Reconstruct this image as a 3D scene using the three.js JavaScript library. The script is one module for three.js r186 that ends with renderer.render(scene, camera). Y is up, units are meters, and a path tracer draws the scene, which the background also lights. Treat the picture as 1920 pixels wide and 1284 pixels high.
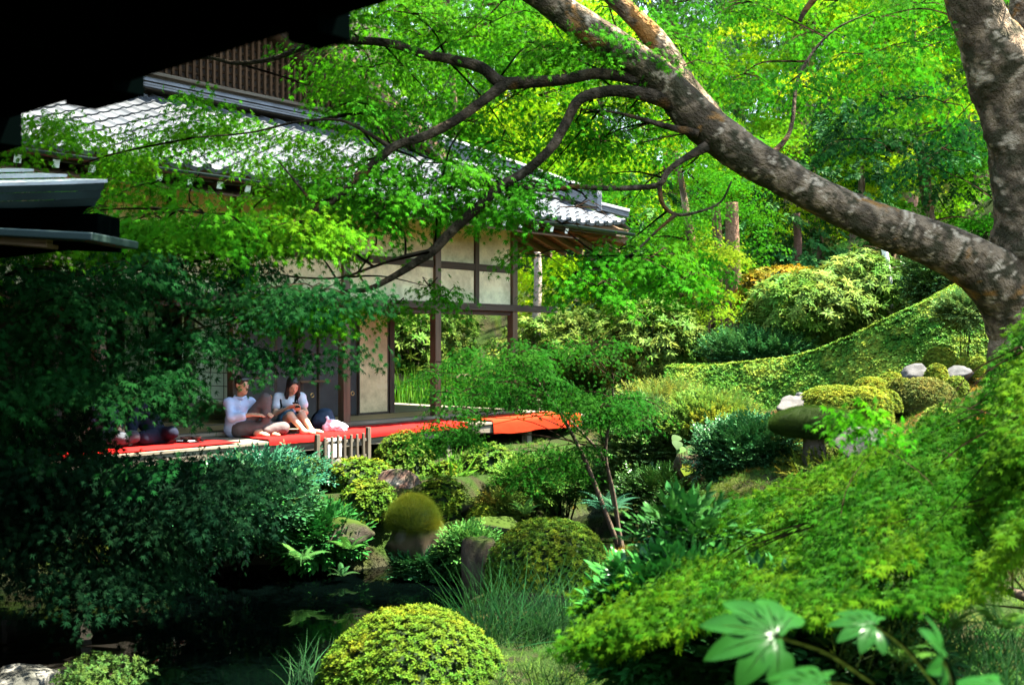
import * as THREE from 'three';
import { mergeGeometries, mergeVertices, toCreasedNormals } from 'three/addons/utils/BufferGeometryUtils.js';
import { MarchingCubes } from 'three/addons/objects/MarchingCubes.js';
import { RoundedBoxGeometry } from 'three/addons/geometries/RoundedBoxGeometry.js';

// ---------------------------------------------------------------- camera, sky, sun, exposure
const F = 1976, CX = 960, CY = 642, EYE = 2.5;          // focal length in pixels of the photograph, its centre, eye height over the pond
const scene = new THREE.Scene();
const camera = new THREE.PerspectiveCamera(2 * Math.atan(CY / F) * 180 / Math.PI, 1920 / 1284, 0.1, 400);
camera.position.set(0, EYE, 0);
camera.lookAt(0, EYE, -10);
camera.focus = 14; camera.userData.fStop = 2.4;

{ // a bright hazy summer sky
  const W = 128, H = 64, d = new Float32Array(W * H * 4);
  for (let j = 0; j < H; j++) {
    const up = Math.sin(((j + 0.5) / H - 0.5) * Math.PI), t = Math.pow(Math.max(0, up), 0.5);
    for (let i = 0; i < W; i++) {
      const o = (j * W + i) * 4, k = up > 0 ? 1 : 0.25;
      d[o] = k * THREE.MathUtils.lerp(0.95, 0.48, t); d[o + 1] = k * THREE.MathUtils.lerp(1.02, 0.72, t); d[o + 2] = k * THREE.MathUtils.lerp(1.08, 1.05, t); d[o + 3] = 1;
    }
  }
  const sky = new THREE.DataTexture(d, W, H, THREE.RGBAFormat, THREE.FloatType);
  sky.mapping = THREE.EquirectangularReflectionMapping; sky.magFilter = THREE.LinearFilter; sky.needsUpdate = true;
  scene.background = sky; scene.environment = sky;
  scene.backgroundIntensity = 0.42; scene.environmentIntensity = 0.42;
}
const SUN = new THREE.Vector3(0.42, 0.86, -0.06).normalize();
const sun = new THREE.DirectionalLight(new THREE.Color().setRGB(1, 0.95, 0.8), 4.8);
sun.name = 'sun'; sun.position.copy(SUN).multiplyScalar(60).add(new THREE.Vector3(0, 0, -14)); sun.target.position.set(0, 0, -14);
sun.castShadow = true; sun.shadow.mapSize.set(4096, 4096);
Object.assign(sun.shadow.camera, { left: -30, right: 30, top: 30, bottom: -30, near: 1, far: 140 });
scene.add(sun, sun.target);
const renderer = new THREE.WebGLRenderer({ antialias: true });
renderer.toneMapping = THREE.LinearToneMapping;
renderer.toneMappingExposure = 11;
renderer.shadowMap.enabled = true;

// ---------------------------------------------------------------- helpers
const V = (x, y, z) => new THREE.Vector3(x, y, z), C = (r, g, b) => new THREE.Color().setRGB(r, g, b);
const lerp = THREE.MathUtils.lerp, clamp = THREE.MathUtils.clamp, smooth = (a, b, x) => { const t = clamp((x - a) / (b - a), 0, 1); return t * t * (3 - 2 * t); };
function rngOf(seed) { let s = seed >>> 0; return () => { s = (s + 0x6d2b79f5) | 0; let t = Math.imul(s ^ (s >>> 15), 1 | s); t = (t + Math.imul(t ^ (t >>> 7), 61 | t)) ^ t; return ((t ^ (t >>> 14)) >>> 0) / 4294967296; }; }
let R = rngOf(7);
const rr = (a, b) => a + (b - a) * R(), pick = (a) => a[Math.floor(R() * a.length)], gauss = () => (R() + R() + R() + R() - 2) * 0.866 * 1.0;
const P = (x, y, Z) => V((x - CX) / F * Z, EYE + (CY - y) / F * Z, -Z);   // a point seen at that place, Z metres into the garden
const hash3 = (x, y, z) => { let h = Math.imul(x, 374761393) ^ Math.imul(y, 668265263) ^ Math.imul(z, 2147483647 ^ 0x5bd1e995); h = Math.imul(h ^ (h >>> 13), 1274126177); h ^= h >>> 16; return (h >>> 0) / 4294967296; };
function noise3(x, y, z) {
  const xi = Math.floor(x), yi = Math.floor(y), zi = Math.floor(z), f = (t) => t * t * (3 - 2 * t), u = f(x - xi), v = f(y - yi), w = f(z - zi);
  const n = (a, b, c) => hash3(xi + a, yi + b, zi + c);
  return lerp(lerp(lerp(n(0, 0, 0), n(1, 0, 0), u), lerp(n(0, 1, 0), n(1, 1, 0), u), v), lerp(lerp(n(0, 0, 1), n(1, 0, 1), u), lerp(n(0, 1, 1), n(1, 1, 1), u), v), w);
}
const fbm = (x, y, z, o = 4) => { let s = 0, a = 0.5, k = 0; for (let i = 0; i < o; i++) { s += a * noise3(x, y, z); k += a; a *= 0.5; x = x * 2 + 3.1; y = y * 2 + 1.7; z = z * 2 + 5.3; } return s / k; };
// a tiling texture: fn(u, v, n) -> [r, g, b] in 0..1 (sRGB when colour), n(fx, fy, seed) tiles
function tex(size, fn, srgb = true) {
  const [W, H] = Array.isArray(size) ? size : [size, size], d = new Uint8Array(W * H * 4);
  const per = (fx, fy, s) => (u, v) => { const x = u * fx, y = v * fy, xi = Math.floor(x), yi = Math.floor(y), f = (t) => t * t * (3 - 2 * t), a = f(x - xi), b = f(y - yi), m = (p, q) => ((p % q) + q) % q;
    const n = (i, j) => hash3(m(xi + i, fx), m(yi + j, fy), s); return lerp(lerp(n(0, 0), n(1, 0), a), lerp(n(0, 1), n(1, 1), a), b); };
  const cache = {}, n = (fx, fy, s) => cache[fx + '_' + fy + '_' + s] ??= per(fx, fy, s);
  for (let j = 0; j < H; j++) for (let i = 0; i < W; i++) {
    const c = fn((i + 0.5) / W, (j + 0.5) / H, n), o = (j * W + i) * 4;
    for (let k = 0; k < 3; k++) d[o + k] = clamp(Array.isArray(c) ? c[k] : c, 0, 1) * 255; d[o + 3] = 255;
  }
  const t = new THREE.DataTexture(d, W, H); t.wrapS = t.wrapT = THREE.RepeatWrapping; t.magFilter = THREE.LinearFilter; t.minFilter = THREE.LinearFilter;
  if (srgb) t.colorSpace = THREE.SRGBColorSpace; t.needsUpdate = true; return t;
}
function boxUV(g, along) {     // uv in metres from the dominant axis; the long way of the piece runs along v
  g = g.index ? g.toNonIndexed() : g;
  const p = g.attributes.position, n = g.attributes.normal, uv = new Float32Array(p.count * 2), o = along ? along * 0.37 : R() * 5;
  for (let i = 0; i < p.count; i++) {
    const x = p.getX(i), y = p.getY(i), z = p.getZ(i), a = Math.abs(n.getX(i)), b = Math.abs(n.getY(i)), c = Math.abs(n.getZ(i));
    let u, v; if (a >= b && a >= c) { u = z; v = y; } else if (b >= c) { u = z; v = x; } else { u = x; v = y; }
    uv[i * 2] = u + o; uv[i * 2 + 1] = v + o * 1.3;
  }
  g.setAttribute('uv', new THREE.BufferAttribute(uv, 2)); return g;
}
function woodBox(w, h, d, bevel = 0.006) {  // a squared timber; grain runs along its longest side
  const g = new RoundedBoxGeometry(w, h, d, 1, Math.min(bevel, w / 3, h / 3, d / 3)), q = g.index ? g.toNonIndexed() : g;
  const p = q.attributes.position, n = q.attributes.normal, uv = new Float32Array(p.count * 2), o = R() * 7, L = w >= h && w >= d ? 0 : h >= d ? 1 : 2;
  for (let i = 0; i < p.count; i++) {
    const c = [p.getX(i), p.getY(i), p.getZ(i)], m = [Math.abs(n.getX(i)), Math.abs(n.getY(i)), Math.abs(n.getZ(i))]; m[L] *= 0.5;
    const A = m.indexOf(Math.max(...m)), across = [0, 1, 2].find((k) => k !== L && k !== A) ?? (L + 1) % 3;
    uv[i * 2] = c[across] + o + A * 0.31; uv[i * 2 + 1] = (A === L ? c[(L + 2) % 3] : c[L]) + o;
  }
  q.setAttribute('uv', new THREE.BufferAttribute(uv, 2)); return q;
}
const used = {};
function numbered(name) { const k = used[name] = (used[name] ?? -1) + 1; return k ? name + '_' + String(k).padStart(3, '0') : name; }
function thing(name, label, category, at = V(0, 0, 0), turn = 0, group) {
  const o = new THREE.Group(); o.name = numbered(name); o.position.copy(at); o.rotation.y = turn;
  o.userData = { label, category }; if (group) o.userData.group = group; scene.add(o); return o;
}
function part(name, geo, material, parent, kind) {
  const m = new THREE.Mesh(geo, material); m.name = name; m.castShadow = m.receiveShadow = true; if (kind) m.userData.kind = kind; parent.add(m); return m;
}
function lone(name, geo, material, label, category, group) { const m = part(numbered(name), geo, material, scene); m.userData = { label, category }; if (group) m.userData.group = group; return m; }
function struct(name, geo, material) { return part(name, geo, material, scene, 'structure'); }
// many copies of one leaf or tuft as one part: items = [{ m: Matrix4 (world), c: Color }]
function swarm(name, geo, material, items, parent, at = V(0, 0, 0), kind = 'stuff') {
  const im = new THREE.InstancedMesh(geo, material, items.length), t = new THREE.Matrix4().makeTranslation(-at.x, -at.y, -at.z), m = new THREE.Matrix4();
  items.forEach((it, i) => { im.setMatrixAt(i, m.multiplyMatrices(t, it.m)); im.setColorAt(i, it.c); });
  im.name = name; im.castShadow = im.receiveShadow = true; if (kind) im.userData.kind = kind; parent.add(im); return im;
}
const UP = V(0, 1, 0);
// a frame that stands at p, its +y along n, turned by a about n, scaled by s
function frame(p, n, a, s) {
  const q = new THREE.Quaternion().setFromUnitVectors(UP, n.clone().normalize()).multiply(new THREE.Quaternion().setFromAxisAngle(UP, a));
  return new THREE.Matrix4().compose(p, q, typeof s === 'number' ? V(s, s, s) : s);
}
// its +x along d, +y as near to up as it can be
function along(p, d, up, s) {
  const x = d.clone().normalize(), z = x.clone().cross(up).normalize(), y = z.clone().cross(x);
  return new THREE.Matrix4().makeBasis(x, y, z).scale(V(s, s, s)).setPosition(p);
}
// a bent tapering tube through points [Vector3, radius]; rough = relative unevenness
function tube(pts, seg = 8, step = 0.1, rough = 0, colorAt, seed = 1) {
  const ps = pts.map((a) => a[0]), rs = pts.map((a) => a[1]), curve = new THREE.CatmullRomCurve3(ps, false, 'centripetal');
  const L = curve.getLength(), n = Math.max(2, Math.ceil(L / step)), fr = curve.computeFrenetFrames(n, false);
  const pos = [], nor = [], uv = [], idx = [], col = [];
  // radius by point parameter
  const M = pts.length - 1;
  for (let i = 0; i <= n; i++) {
    const u = i / n, t = curve.getUtoTmapping(u), k = Math.min(M - 1, Math.floor(t * M)), f = t * M - k, r = lerp(rs[k], rs[k + 1], f * f * (3 - 2 * f) * 0.5 + f * 0.5), c = curve.getPoint(t);
    for (let j = 0; j <= seg; j++) {
      const a = j / seg * Math.PI * 2, d = fr.normals[i].clone().multiplyScalar(Math.cos(a)).addScaledVector(fr.binormals[i], Math.sin(a));
      let q = r; const w = c.clone().addScaledVector(d, r);
      if (rough) q = r * (1 + rough * ((fbm(w.x * 3 + seed, w.y * 3, w.z * 3, 3) - 0.5) * 1.6 + (fbm(w.x * 18, w.y * 18, w.z * 18 + seed, 2) - 0.5) * 0.35));
      w.copy(c).addScaledVector(d, q); pos.push(w.x, w.y, w.z); nor.push(d.x, d.y, d.z); uv.push(j / seg * 6.28 * Math.max(r, 0.02), u * L);
      if (colorAt) { const cc = colorAt(w, d); col.push(cc.r, cc.g, cc.b); }
    }
  }
  for (let i = 0; i < n; i++) for (let j = 0; j < seg; j++) { const a = i * (seg + 1) + j, b = a + seg + 1; idx.push(a, b, a + 1, b, b + 1, a + 1); }
  const c0 = pos.length / 3; [0, n].forEach((i) => { const c = curve.getPoint(i ? 1 : 0); pos.push(c.x, c.y, c.z); const t = fr.tangents[i].clone().multiplyScalar(i ? 1 : -1); nor.push(t.x, t.y, t.z); uv.push(0, 0); if (colorAt) { const cc = colorAt(c, t); col.push(cc.r, cc.g, cc.b); } });
  for (let j = 0; j < seg; j++) { idx.push(c0, j, j + 1); const b = n * (seg + 1); idx.push(c0 + 1, b + j + 1, b + j); }
  const g = new THREE.BufferGeometry(); g.setAttribute('position', new THREE.Float32BufferAttribute(pos, 3)); g.setAttribute('normal', new THREE.Float32BufferAttribute(nor, 3)); g.setAttribute('uv', new THREE.Float32BufferAttribute(uv, 2));
  if (colorAt) g.setAttribute('color', new THREE.Float32BufferAttribute(col, 3));
  g.setIndex(idx); if (rough) g.computeVertexNormals(); return g;
}
const merge = (list) => mergeGeometries(list.map((g) => { const q = g.index ? g.toNonIndexed() : g; for (const k of Object.keys(q.attributes)) if (!['position', 'normal', 'uv', 'color'].includes(k)) q.deleteAttribute(k); return q; }));
function polyGeo(tris, cols) { // flat triangles from a list of Vector3
  const g = new THREE.BufferGeometry().setFromPoints(tris); g.computeVertexNormals(); g.setAttribute('uv', new THREE.Float32BufferAttribute(new Float32Array(tris.length * 2), 2));
  if (cols) g.setAttribute('color', new THREE.Float32BufferAttribute(cols.flatMap((c) => [c.r, c.g, c.b]), 3)); return g;
}
// ---------------------------------------------------------------- materials
const phy = (o) => new THREE.MeshPhysicalMaterial(o), std = (o) => phy({ specularIntensity: (o.roughness ?? 1) >= 0.8 ? 0.2 : 0.7, ...o });
const grain = tex([256, 512], (u, v, n) => { // u across the grain, v along it
  const w = n(4, 3, 1)(u, v) * 0.06, a = n(48, 4, 2)(u + w, v), b = n(110, 6, 3)(u + w, v), c = n(8, 2, 4)(u, v), crack = smooth(0.86, 0.95, n(60, 3, 9)(u + w, v));
  const k = 0.55 + 0.3 * a + 0.2 * b + 0.25 * c - 0.4 * crack; return [k, k * 0.97, k * 0.93]; });
const grainBump = tex([256, 512], (u, v, n) => { const w = n(4, 3, 1)(u, v) * 0.06; return 0.4 * n(48, 4, 2)(u + w, v) + 0.4 * n(110, 6, 3)(u + w, v) + 0.2 - 0.4 * smooth(0.86, 0.95, n(60, 3, 9)(u + w, v)); }, false);
grain.repeat.set(2.2, 0.7); grainBump.repeat.set(2.2, 0.7);
const wood = (r, g, b, rough = 0.75, bump = 0.003) => std({ color: C(r, g, b), map: grain, bumpMap: grainBump, bumpScale: bump, roughness: rough });
const mott = tex(256, (u, v, n) => { const k = 0.72 + 0.28 * (0.5 * n(6, 6, 1)(u, v) + 0.3 * n(19, 19, 2)(u, v) + 0.2 * n(60, 60, 3)(u, v)) * 1.4; return [k, k * 0.99, k * 0.97]; });
const speck = tex(256, (u, v, n) => 0.5 * n(40, 40, 1)(u, v) + 0.3 * n(97, 97, 2)(u, v) + 0.2 * n(11, 11, 4)(u, v), false);
const M = {
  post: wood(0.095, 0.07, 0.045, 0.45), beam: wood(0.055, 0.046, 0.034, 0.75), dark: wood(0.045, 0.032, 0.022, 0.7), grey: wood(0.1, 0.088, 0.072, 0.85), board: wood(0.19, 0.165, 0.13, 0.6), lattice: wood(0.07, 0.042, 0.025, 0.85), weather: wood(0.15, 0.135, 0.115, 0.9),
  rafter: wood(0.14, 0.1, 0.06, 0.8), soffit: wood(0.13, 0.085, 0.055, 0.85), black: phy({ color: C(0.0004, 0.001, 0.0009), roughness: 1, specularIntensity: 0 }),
  plaster: std({ color: C(0.7, 0.69, 0.47), map: mott, bumpMap: speck, bumpScale: 0.002, roughness: 0.95 }),
  paper: std({ color: C(0.6, 0.5, 0.3), map: mott, roughness: 0.9 }),
  shoji: phy({ color: C(0.85, 0.85, 0.82), roughness: 1, transmission: 0.5, thickness: 0, side: THREE.DoubleSide }),
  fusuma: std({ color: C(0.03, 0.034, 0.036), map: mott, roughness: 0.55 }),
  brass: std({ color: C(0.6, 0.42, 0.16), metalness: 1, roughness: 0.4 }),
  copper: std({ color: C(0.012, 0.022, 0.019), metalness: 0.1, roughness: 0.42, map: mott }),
  copperTopLit: std({ color: C(0.5, 0.52, 0.52), metalness: 0.2, roughness: 0.35, map: mott }),  // the same copper, paled so its colour carries the sunlight on top
  gutter: std({ color: C(0.012, 0.024, 0.021), metalness: 0.1, roughness: 0.45 }),
  core: std({ color: C(0.012, 0.022, 0.008), roughness: 1 }),
  stem: std({ color: C(0.07, 0.05, 0.035), roughness: 0.95, bumpMap: speck, bumpScale: 0.004 }),
  paleStem: std({ color: C(0.36, 0.31, 0.25), roughness: 0.95 }),
  lacquer: std({ color: C(0.012, 0.011, 0.011), roughness: 0.25 }),
  white: std({ color: C(0.82, 0.82, 0.8), roughness: 0.7 }),
};
M.tile = [0, 1, 2].map((k) => std({ color: C(0.088 + k * 0.018, 0.096 + k * 0.018, 0.112 + k * 0.018), roughness: 0.42 + 0.05 * k, metalness: 0.0, map: mott, bumpMap: speck, bumpScale: 0.001 }));
for (const m of [M.plaster, M.paper]) { m.map = mott.clone(); m.map.repeat.set(0.7, 0.7); m.map.needsUpdate = true; }
M.felt = std({ color: C(0.36, 0.007, 0.006), roughness: 1, bumpMap: speck, bumpScale: 0.002 });
M.feltSunTint = std({ color: C(0.36, 0.022, 0.005), roughness: 1, bumpMap: speck, bumpScale: 0.002 });  // the red felt again, sunlight put into its orange tint
M.tatami = std({ color: C(0.34, 0.25, 0.12), roughness: 0.7, map: tex([128, 256], (u, v, n) => { const k = 0.75 + 0.2 * n(64, 8, 1)(u, v) + 0.12 * Math.sin(u * Math.PI * 64) * 0.5; return [k, k, k * 0.95]; }) });
const leafMat = (o) => phy({ side: THREE.DoubleSide, roughness: 0.9, vertexColors: true, thickness: 0, specularIntensity: 0.12, ...o });
const LM = {
  maple: leafMat({ color: C(1, 1, 1), transmission: 0.5, roughness: 0.95, specularIntensity: 0.04 }),
  small: leafMat({ color: C(1, 1, 1), transmission: 0.22, roughness: 0.95, specularIntensity: 0.06, clearcoat: 0.04, clearcoatRoughness: 0.35 }),
  gloss: leafMat({ color: C(1, 1, 1), transmission: 0.1, roughness: 0.9, clearcoat: 0.28, clearcoatRoughness: 0.2 }),
  soft: leafMat({ color: C(1, 1, 1), transmission: 0.35, roughness: 1 }),
};
// ---------------------------------------------------------------- leaves (unit: metres)
const shade = (k) => C(k, k, k);
function mapleLeaf(s, lobes = 7) { // lies in xz, stalk at the origin, points along +x, y up; tips droop
  const tips = [[0, 1], [0.62, 0.88], [-0.62, 0.88], [1.25, 0.66], [-1.25, 0.66], [2.0, 0.34], [-2.0, 0.34]].slice(0, lobes).sort((a, b) => a[0] - b[0]);
  const at = (a, r) => V(Math.cos(a) * r * s + 0.12 * s, -0.22 * r * r * s + 0.04 * s * Math.abs(Math.sin(a * 2)), Math.sin(a) * r * s), out = [], cols = [], c = V(0.12 * s, 0, 0);
  tips.forEach(([a, r], i) => {
    const w = 0.2, b = r * 0.5, l = at(a - w, b), q = at(a + w, b), t = at(a, r);
    out.push(l, q, t, c, q, l); cols.push(shade(0.95), shade(0.95), shade(1.08), shade(0.82), shade(0.95), shade(0.95));
    if (i) { const [pa, pr] = tips[i - 1], m = at((a + pa) / 2, Math.min(r, pr) * 0.34), pq = at(pa + w, pr * 0.5); out.push(c, m, pq, c, l, m); cols.push(shade(0.82), shade(0.9), shade(0.95), shade(0.82), shade(0.95), shade(0.9)); }
  });
  return polyGeo(out, cols);
}
function blade(L, w, droop, seg = 3, base = 0.5, c0 = 0.85, c1 = 1.05, fold = 0.12) { // a leaf along +x, folded on its midrib
  const out = [], cols = [], mid = (t) => V(L * t, -droop * L * t * t, 0), wd = (t) => w * Math.sin(Math.PI * Math.pow(clamp(t, 0, 1), base)) ;
  for (let i = 0; i < seg; i++) {
    const a = i / seg, b = (i + 1) / seg, A = mid(a), B = mid(b), wa = i ? wd(a) : w * 0.06, wb = i < seg - 1 ? wd(b) : 0;
    for (const s of [-1, 1]) {
      const A2 = V(A.x, A.y + wa * fold, s * wa), B2 = V(B.x, B.y + wb * fold, s * wb), ca = shade(lerp(c0, c1, a)), cb = shade(lerp(c0, c1, b));
      if (s > 0) { out.push(A, A2, B); cols.push(ca, ca, cb); if (wb) { out.push(A2, B2, B); cols.push(ca, cb, cb); } } else { out.push(A, B, A2); cols.push(ca, cb, ca); if (wb) { out.push(A2, B, B2); cols.push(ca, cb, cb); } }
    }
  }
  return polyGeo(out, cols);
}
const put = (g, m) => g.clone().applyMatrix4(m);
function tint(g, c) { const a = g.attributes.color; for (let i = 0; i < a.count; i++) a.setXYZ(i, a.getX(i) * c.r, a.getY(i) * c.g, a.getZ(i) * c.b); return g; }
// sprays of leaves that the plants are filled with
R = rngOf(11);
const mapleSpray = (size, n, lobes, span) => { // leaves in a flat, drooping fan about a twig along +x
  const list = [], L = mapleLeaf(size, lobes);
  for (let i = 0; i < n; i++) {
    const t = n === 1 ? 0.5 : i / (n - 1), side = i % 2 ? 1 : -1, x = lerp(-span * 0.5, span * 0.5, t), z = side * rr(0.05, 0.34) * span * (1 - 0.5 * t);
    const m = along(V(x + rr(-0.1, 0.1) * span, -0.35 * Math.abs(z) + rr(-0.22, 0.22) * span * 0.5, z), V(rr(0.3, 1), rr(-0.75, 0.05), side * rr(0.1, 1.2)), V(rr(-0.5, 0.5), 1, rr(-0.5, 0.5)), rr(0.75, 1.15));
    list.push(tint(put(L, m), shade(rr(0.8, 1.15))));
  }
  return merge(list);
};
const SP = {
  maple: [0, 1, 2].map(() => mapleSpray(0.048, 11, 7, 0.3)),
  mapleFar: [0, 1].map(() => mapleSpray(0.1, 9, 5, 0.5)),
  mapleNear: [0, 1, 2].map(() => mapleSpray(0.038, 9, 7, 0.19)),
};
function rosette(L, w, n, lift, droop, jit = 0.3, stem = 0.3) { // leaves round an upright shoot
  const list = [], b = blade(L, w, droop, 3, 0.75);
  for (let i = 0; i < n; i++) {
    const a = i * 2.4 + rr(-jit, jit), t = i / n, e = lerp(lift * 0.3, lift, t) + rr(-0.15, 0.15);
    list.push(tint(put(b, along(V(0, t * L * stem, 0), V(Math.cos(a) * Math.cos(e), Math.sin(e), Math.sin(a) * Math.cos(e)), UP, lerp(1.1, 0.7, t) * rr(0.8, 1.2))), shade(lerp(0.72, 1.2, t) * rr(0.9, 1.1))));
  }
  return merge(list);
}
SP.azalea = [0, 1].map(() => rosette(0.026, 0.006, 8, 0.9, 0.25));
SP.azaleaNear = [0, 1, 2].map(() => rosette(0.03, 0.0058, 9, 0.95, 0.25));
SP.azaleaFar = [0, 1].map(() => rosette(0.05, 0.014, 6, 0.8, 0.2));
SP.lance = [0, 1, 2].map(() => rosette(0.125, 0.017, 11, 0.6, 0.4, 0.5, 0.2));
function sprig(L, w, n, len, jit = 0.5) { // alternate leaves along a shoot on +x
  const list = [], b = blade(L, w, 0.25, 4, 0.65, 0.8, 1.05, 0.16);
  for (let i = 0; i < n; i++) { const t = i / n, s = i % 2 ? 1 : -1; list.push(tint(put(b, along(V(len * t, 0, 0), V(rr(0.5, 1.1), rr(-0.3, 0.5), s * rr(0.4, 1.1)), V(rr(-jit, jit), 1, rr(-jit, jit)), rr(0.75, 1.15))), shade(rr(0.8, 1.15)))); }
  list.push(tint(put(b, along(V(len, 0, 0), V(1, 0.3, 0), UP, 0.8)), shade(1.25)));
  return merge(list);
}
SP.gloss = [0, 1, 2].map(() => sprig(0.075, 0.019, 8, 0.2));
SP.fine = [0, 1, 2].map(() => sprig(0.045, 0.011, 11, 0.2));
SP.ever = [0, 1].map(() => sprig(0.11, 0.03, 9, 0.35));
SP.needle = [0, 1].map(() => { const l = []; const b = blade(0.22, 0.012, 0.5, 2, 0.6); for (let i = 0; i < 16; i++) { const a = rr(0, 6.28), t = R(); l.push(tint(put(b, along(V(t * 0.4, -t * t * 0.25, 0), V(0.9, -0.35 + rr(-0.5, 0.25), Math.sin(a) * 0.8), UP, rr(0.6, 1.1))), shade(rr(0.75, 1.2)))); } return merge(l); });
SP.pine = [0, 1].map(() => { const l = [], b = blade(0.1, 0.003, 0.05, 1, 0.6); for (let i = 0; i < 26; i++) { const a = rr(0, 6.28), e = rr(0.1, 1.4); l.push(put(b, along(V(0, 0, 0), V(Math.cos(a) * Math.cos(e), Math.sin(e), Math.sin(a) * Math.cos(e)), V(0.1, 1, 0.2), rr(0.7, 1.1)))); } return merge(l); });
SP.tuft = [0, 1, 2].map(() => { const l = []; for (let i = 0; i < 9; i++) { const a = rr(0, 6.28), e = rr(0.75, 1.4); l.push(tint(put(blade(rr(0.07, 0.15), 0.004, 0.5, 3, 0.5), along(V(rr(-0.03, 0.03), 0, rr(-0.03, 0.03)), V(Math.cos(a) * Math.cos(e), Math.sin(e), Math.sin(a) * Math.cos(e)), V(Math.cos(a + 2), 0.5, Math.sin(a + 2)), 1)), shade(rr(0.7, 1.2)))); } return merge(l); });
SP.moss = [0, 1].map(() => { const l = []; for (let i = 0; i < 14; i++) { const a = rr(0, 6.28), e = rr(0.5, 1.5); l.push(tint(put(blade(rr(0.012, 0.024), 0.0035, 0.2, 1), along(V(rr(-0.025, 0.025), 0, rr(-0.025, 0.025)), V(Math.cos(a) * Math.cos(e), Math.sin(e), Math.sin(a) * Math.cos(e)), V(Math.cos(a + 2), 0.4, Math.sin(a + 2)), 1)), shade(rr(0.7, 1.2)))); } return merge(l); });
function frond(L, n = 16) { // a fern frond along +x, arching
  const l = [], b = blade(1, 0.14, 0.25, 2, 0.55);
  const at = (t) => V(L * t * (1 - 0.12 * t), L * (0.32 * t - 0.6 * t * t), 0);
  for (let i = 1; i < n; i++) { const t = i / n, p = at(t), len = L * 0.22 * Math.pow(Math.sin(Math.PI * Math.pow(t * 0.94 + 0.06, 0.6)), 0.8) + 0.004; for (const s of [-1, 1]) l.push(tint(put(b, along(p, V(0.55, -0.12 - 0.4 * t, s), V(-0.2, 1, 0), len)), shade(lerp(0.85, 1.15, t)))); }
  const pts = []; for (let i = 0; i < 6; i++) { const a = at(i / 6), c = at((i + 1) / 6), w = 0.004; pts.push(V(a.x, a.y, -w), V(a.x, a.y, w), V(c.x, c.y, w), V(a.x, a.y, -w), V(c.x, c.y, w), V(c.x, c.y, -w)); }
  l.push(polyGeo(pts, pts.map(() => shade(0.8)))); return merge(l);
}
SP.frond = [frond(0.5, 18), frond(0.42, 16)];
const vary = (c, k = 0.18, hue = 0.1) => { const b = 1 + rr(-k, k), h = rr(-hue, hue); return C(Math.max(0, c.r * b * (1 + h * 2.2)), c.g * b, Math.max(0, c.b * b * (1 - h))); };
const mixc = (a, b, t) => a.clone().lerp(b, clamp(t, 0, 1));
// ---------------------------------------------------------------- land and pond
const POND = [[-16, 3], [-16, 11], [-9, 10.6], [-6, 10.8], [-4.2, 11.3], [-2.9, 11.9], [-2.1, 11.8], [-1.7, 11.6], [-1.0, 12.1], [-0.5, 12.5], [0.1, 13.4], [0.6, 14.6], [1.7, 16.3], [2.8, 17], [3.4, 15.9], [3.3, 14.3], [2.8, 13.0], [2.0, 11.9], [1.2, 11.2], [0.4, 10.8], [-0.35, 10.6], [-0.42, 10.0], [-0.75, 9.0], [-1.05, 8.1], [-1.3, 7.3], [-1.35, 6.5], [-1.25, 5.3], [-1.5, 3.2]];
function pondDist(x, z) { // negative inside
  let inside = false, d = 1e9;
  for (let i = 0, j = POND.length - 1; i < POND.length; j = i++) {
    const [ax, az] = POND[i], [bx, bz] = POND[j];
    if ((az > z) !== (bz > z) && x < (bx - ax) * (z - az) / (bz - az) + ax) inside = !inside;
    const t = clamp(((x - ax) * (bx - ax) + (z - az) * (bz - az)) / ((bx - ax) ** 2 + (bz - az) ** 2), 0, 1);
    d = Math.min(d, Math.hypot(x - ax - t * (bx - ax), z - az - t * (bz - az)));
  }
  return inside ? -d : d;
}
const HEIGHTS = [[-2.5, 14.3, 0.62], [-5, 12.4, 0.55], [-0.7, 15.2, 0.68], [1.2, 17.6, 0.75], [-8, 16, 0.6], [-3, 19, 0.6], [-8, 24, 0.6], [0, 22, 0.9], [1.5, 25, 1.15], [-3, 27, 1.3], [-12, 12, 0.6],
  [3.1, 11, 1.15], [2.4, 12.6, 0.75], [4.2, 12.6, 1.5], [5.3, 12.6, 1.75], [6.2, 12.6, 2.0], [3.4, 14.6, 1.1], [4.8, 15.2, 1.55], [6.3, 14.6, 2.0], [3.2, 18, 1.2], [5, 18.2, 1.5], [7, 17, 2.2], [4, 20.6, 1.7], [6.3, 20.2, 2.5], [8.6, 19, 3.3],
  [3, 24, 1.8], [6, 24, 3.0], [10, 23, 4.4], [3, 30, 3.2], [9, 30, 6], [14, 26, 7], [0, 36, 4.5], [-10, 40, 7], [12, 40, 11], [0, 60, 16], [24, 30, 12], [30, 60, 26], [-30, 60, 20], [-30, 20, 2], [20, 10, 5], [12, 12, 3.4],
  [4.4, 9, 1.35], [6, 9, 1.7], [2.2, 9.6, 0.75], [1.3, 9.6, 0.42], [0.5, 9.6, 0.3], [0.2, 8.0, 0.3], [1.1, 7.3, 0.45], [2.3, 6.5, 0.8], [2.4, 4.6, 0.85], [1.2, 4.8, 0.6], [0.2, 6.2, 0.32], [4, 5, 1.1], [6, 5, 1.5], [1, 2, 0.5], [0, 0, 0.4], [-6, 0, 0.3], [8, 0, 1.2]];
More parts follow.
